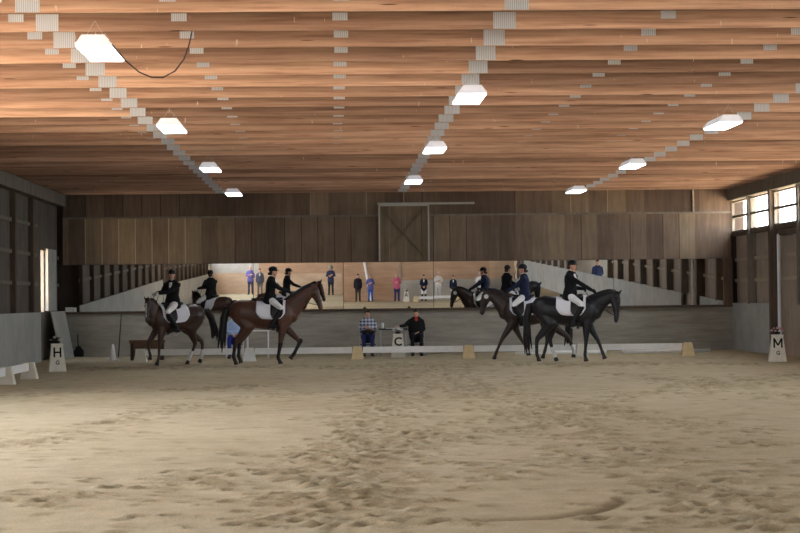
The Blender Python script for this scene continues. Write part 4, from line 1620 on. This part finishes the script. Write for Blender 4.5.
LEAF = plain('dark_leaf', srgb(62, 74, 52), .7, .3, 0, .2)
p = ground(57, 371.5)
marker('H', 'G', p.x, p.y, R(14), 'white letter marker with black H, by the left wall', plain('white_petal', srgb(190, 188, 182), .7), LEAF, 'white flowers on top of the H marker')
p = ground(777.5, 361.5)
marker('M', 'G', p.x, p.y, R(-6), 'white letter marker with black M, by the right wall', plain('pink_petal', srgb(196, 152, 156), .7), LEAF, 'pink flowers on top of the M marker')
marker('C', '', hx(397.5, 47.6), 47.6, 0, 'white letter marker with black C, in front of the judges table', plain('pale_petal', srgb(196, 196, 196), .7), LEAF, 'pale flowers on top of the C marker')

# ------------------------------------------------------------------ odds and ends along the back wall
p = V((hx(112.5, 47.6), 47.6, 0))
bag = MB().loft([(-.13, 0, 0), (0, 0, .02), (.13, 0, 0)], [(.08, .045), (.10, .055), (.08, .045)], up=(0, 0, 1), n=12)
o = tag(bag.build('bag', M['black_plastic'], None, True), 'black bag on the lap of the person in plaid', 'bag')
o.location = (xj, dj - .225, .655)
co = thing('traffic_cone', 'white traffic cone standing by the dark left end of the back wall', 'cone', p)
MB().box((-.14, -.14, 0), (.14, .14, .03)).build('base', M['white_paint'], co)
MB().loft([(0, 0, .03), (0, 0, .43)], [.095, .026], n=16, round_ends=False).build('cone_body', M['white_paint'], co, True)
bn = thing('wooden_bench', 'low brown wooden bench behind the left end of the back rail', 'bench', (hx(147, 48.0), 48.0, 0))
MB().box((-.45, -.2, .44), (.45, .2, .52)).build('seat', M['brown_wood'], bn)
MB().box((-.42, -.17, .30), (.42, -.14, .44)).build('apron', M['brown_wood'], bn)
for sx in (-.38, .38):
    MB().box((sx - .04, -.18, 0), (sx + .04, .18, .44)).build('leg', M['dark'], bn)
a, b = at(121.3, 314, 51.22), at(118.3, 346, 51.0)
tag(MB().loft([(a.x, 51.24, a.z), (b.x, 51.0, .01)], [.014, .018], n=8).build('wooden_stick', M['black_plastic'], None, True), 'thin dark stick leaning on the back wall near the white cone', 'stick')
sh = thing('shovel', 'small black shovel leaning against the back wall in the left corner', 'shovel', (hx(78, 50.9), 50.95, 0))
MB().loft([(.0, .0, .02), (-.01, .06, .16), (-.03, .14, .30)], [(.14, .012), (.15, .014), (.06, .014)], up=(0, 1, 0), n=10).build('blade', M['black_plastic'], sh, True)
MB().loft([(-.03, .14, .29), (-.06, .27, .62)], [.016, .016], n=8).build('handle', M['black_plastic'], sh, True)
for px, w, h, l in ((69.5, .2, .13, 'small white box on the ledge in the left corner'), (75.2, .07, .12, 'white cup on the ledge left of the mirrors')):
    q = at(px, 309, 51.3)
    o = tag(MB().box((-w / 2, -.06, 0), (w / 2, .06, h)).build('box' if w > .1 else 'beaker', M['white_paint']), l, 'box' if w > .1 else 'cup')
    o.location = (q.x, 51.26, 1.252)

# ------------------------------------------------------------------ far end of the arena, seen in the mirrors
YP = -9.3
DV = 2 * 51.27 - YP
def mx_(px):
    return (px - VPX) / F_PX * DV
rail_y = -7.4
for x0, x1, l in ((mx_(457), mx_(520), 'white rail board of the far end, right of the marker in the mirror'),):
    pass
FAR = [
    (358, 'down', .97, fit_((34, 32, 38), (62, 58, 54), BLACK, (40, 32, 28), top_name='jacket'), 'person in dark jacket and grey trousers, leftmost of those mirrored under the hatch'),
    (370.5, 'crossed', .95, fit_((92, 96, 152), (64, 92, 160), (60, 50, 44), (150, 140, 130), top_name='shirt'), 'person in blue shirt and light jeans with crossed arms, mirrored beside the one in dark'),
    (397, 'crossed', .98, fit_((196, 96, 122), (48, 58, 96), (50, 44, 40), (170, 150, 130), top_name='shirt', wide=1.1), 'person in pink shirt and jeans with crossed arms, mirrored under the hatch'),
    (424, 'front', .92, fit_((30, 32, 48), WHITE, BLACK, (40, 30, 26), boots_tall=True, long=True, stock=cloth(*WHITE)), 'person in navy jacket, white breeches and black boots, mirrored right of the A marker'),
    (438.5, 'crossed', 1.0, fit_((214, 208, 202), (206, 202, 198), (190, 186, 180), (200, 190, 178), top_name='shirt'), 'person dressed all in white with crossed arms, mirrored between two riders on foot'),
    (453.5, 'down', .86, fit_((34, 38, 60), WHITE, BLACK, (70, 48, 36), boots_tall=True, long=True, stock=cloth(*WHITE)), 'small person in navy jacket and white breeches, mirrored left of the horse head'),
    (480, 'crossed', .96, fit_((224, 222, 222), (52, 52, 62), BLACK, (190, 180, 170), top_name='shirt'), 'person in white top and dark trousers, mirrored above the dark horse necks'),
    (487, 'down', .95, fit_((108, 98, 92), (92, 84, 78), BLACK, (60, 50, 44)), 'person in grey brown coat, mirrored beside the one in white top'),
    (251, 'crossed', 1.0, fit_((112, 104, 168), (70, 70, 90), BLACK, (190, 182, 176), top_name='shirt'), 'person in lilac shirt, mirrored left of the rider on the bay horse'),
    (260, 'down', .95, fit_((92, 90, 104), (120, 112, 104), BLACK, (80, 66, 56), stock=cloth(210, 210, 214)), 'person in grey jacket over white shirt, mirrored behind the rider on the bay horse'),
    (331, 'crossed', 1.02, fit_((52, 58, 84), (44, 42, 46), BLACK, (120, 110, 100), hat=cloth(150, 140, 128)), 'person in blue jacket and pale hat, mirrored above the head of the bay horse'),
]
for i, (px, arms, k, fit, lab) in enumerate(FAR):
    yy = YP + (.5 if i in (7, 9) else 0) * -1
    figure('person', lab, (mx_(px), yy, 0), R(90), standing(k, arms), fit, k, .026, 'people standing at the far end of the arena')
figure('person', 'person in blue jacket and white trousers, mirrored above the black horse at right', (12.2, 17.6, 0), R(90), standing(1.02, 'front'), fit_((52, 62, 96), (214, 212, 212), BLACK, (60, 48, 42)), 1.02, .026, 'people standing at the far end of the arena')
marker('A', '', mx_(405.5), -8.0, R(180), 'white letter marker with black A, at the far end seen in the mirror', plain('cream_petal', srgb(200, 190, 176), .7), LEAF, 'cream flowers on top of the A marker')
for px, l in ((414.5, 'white rail block right of the A marker'), (457, 'cream rail block at the near end of the far rail in the mirror')):
    rail_block(mx_(px), -7.6, R(180), M['cream_paint'], l)
rail_board(mx_(457), -7.6, mx_(414.5), -7.6, 'white rail board right of the A marker, seen in the mirror')
tag(MB().loft([(mx_(371.5), END + .55, .08), (mx_(363.5), END + .12, 2.95)], [.075, .075], n=10).build('white_pipe', M['white_paint'], None, True), 'thick white pipe leaning on the far plywood wall in the mirror', 'pipe')
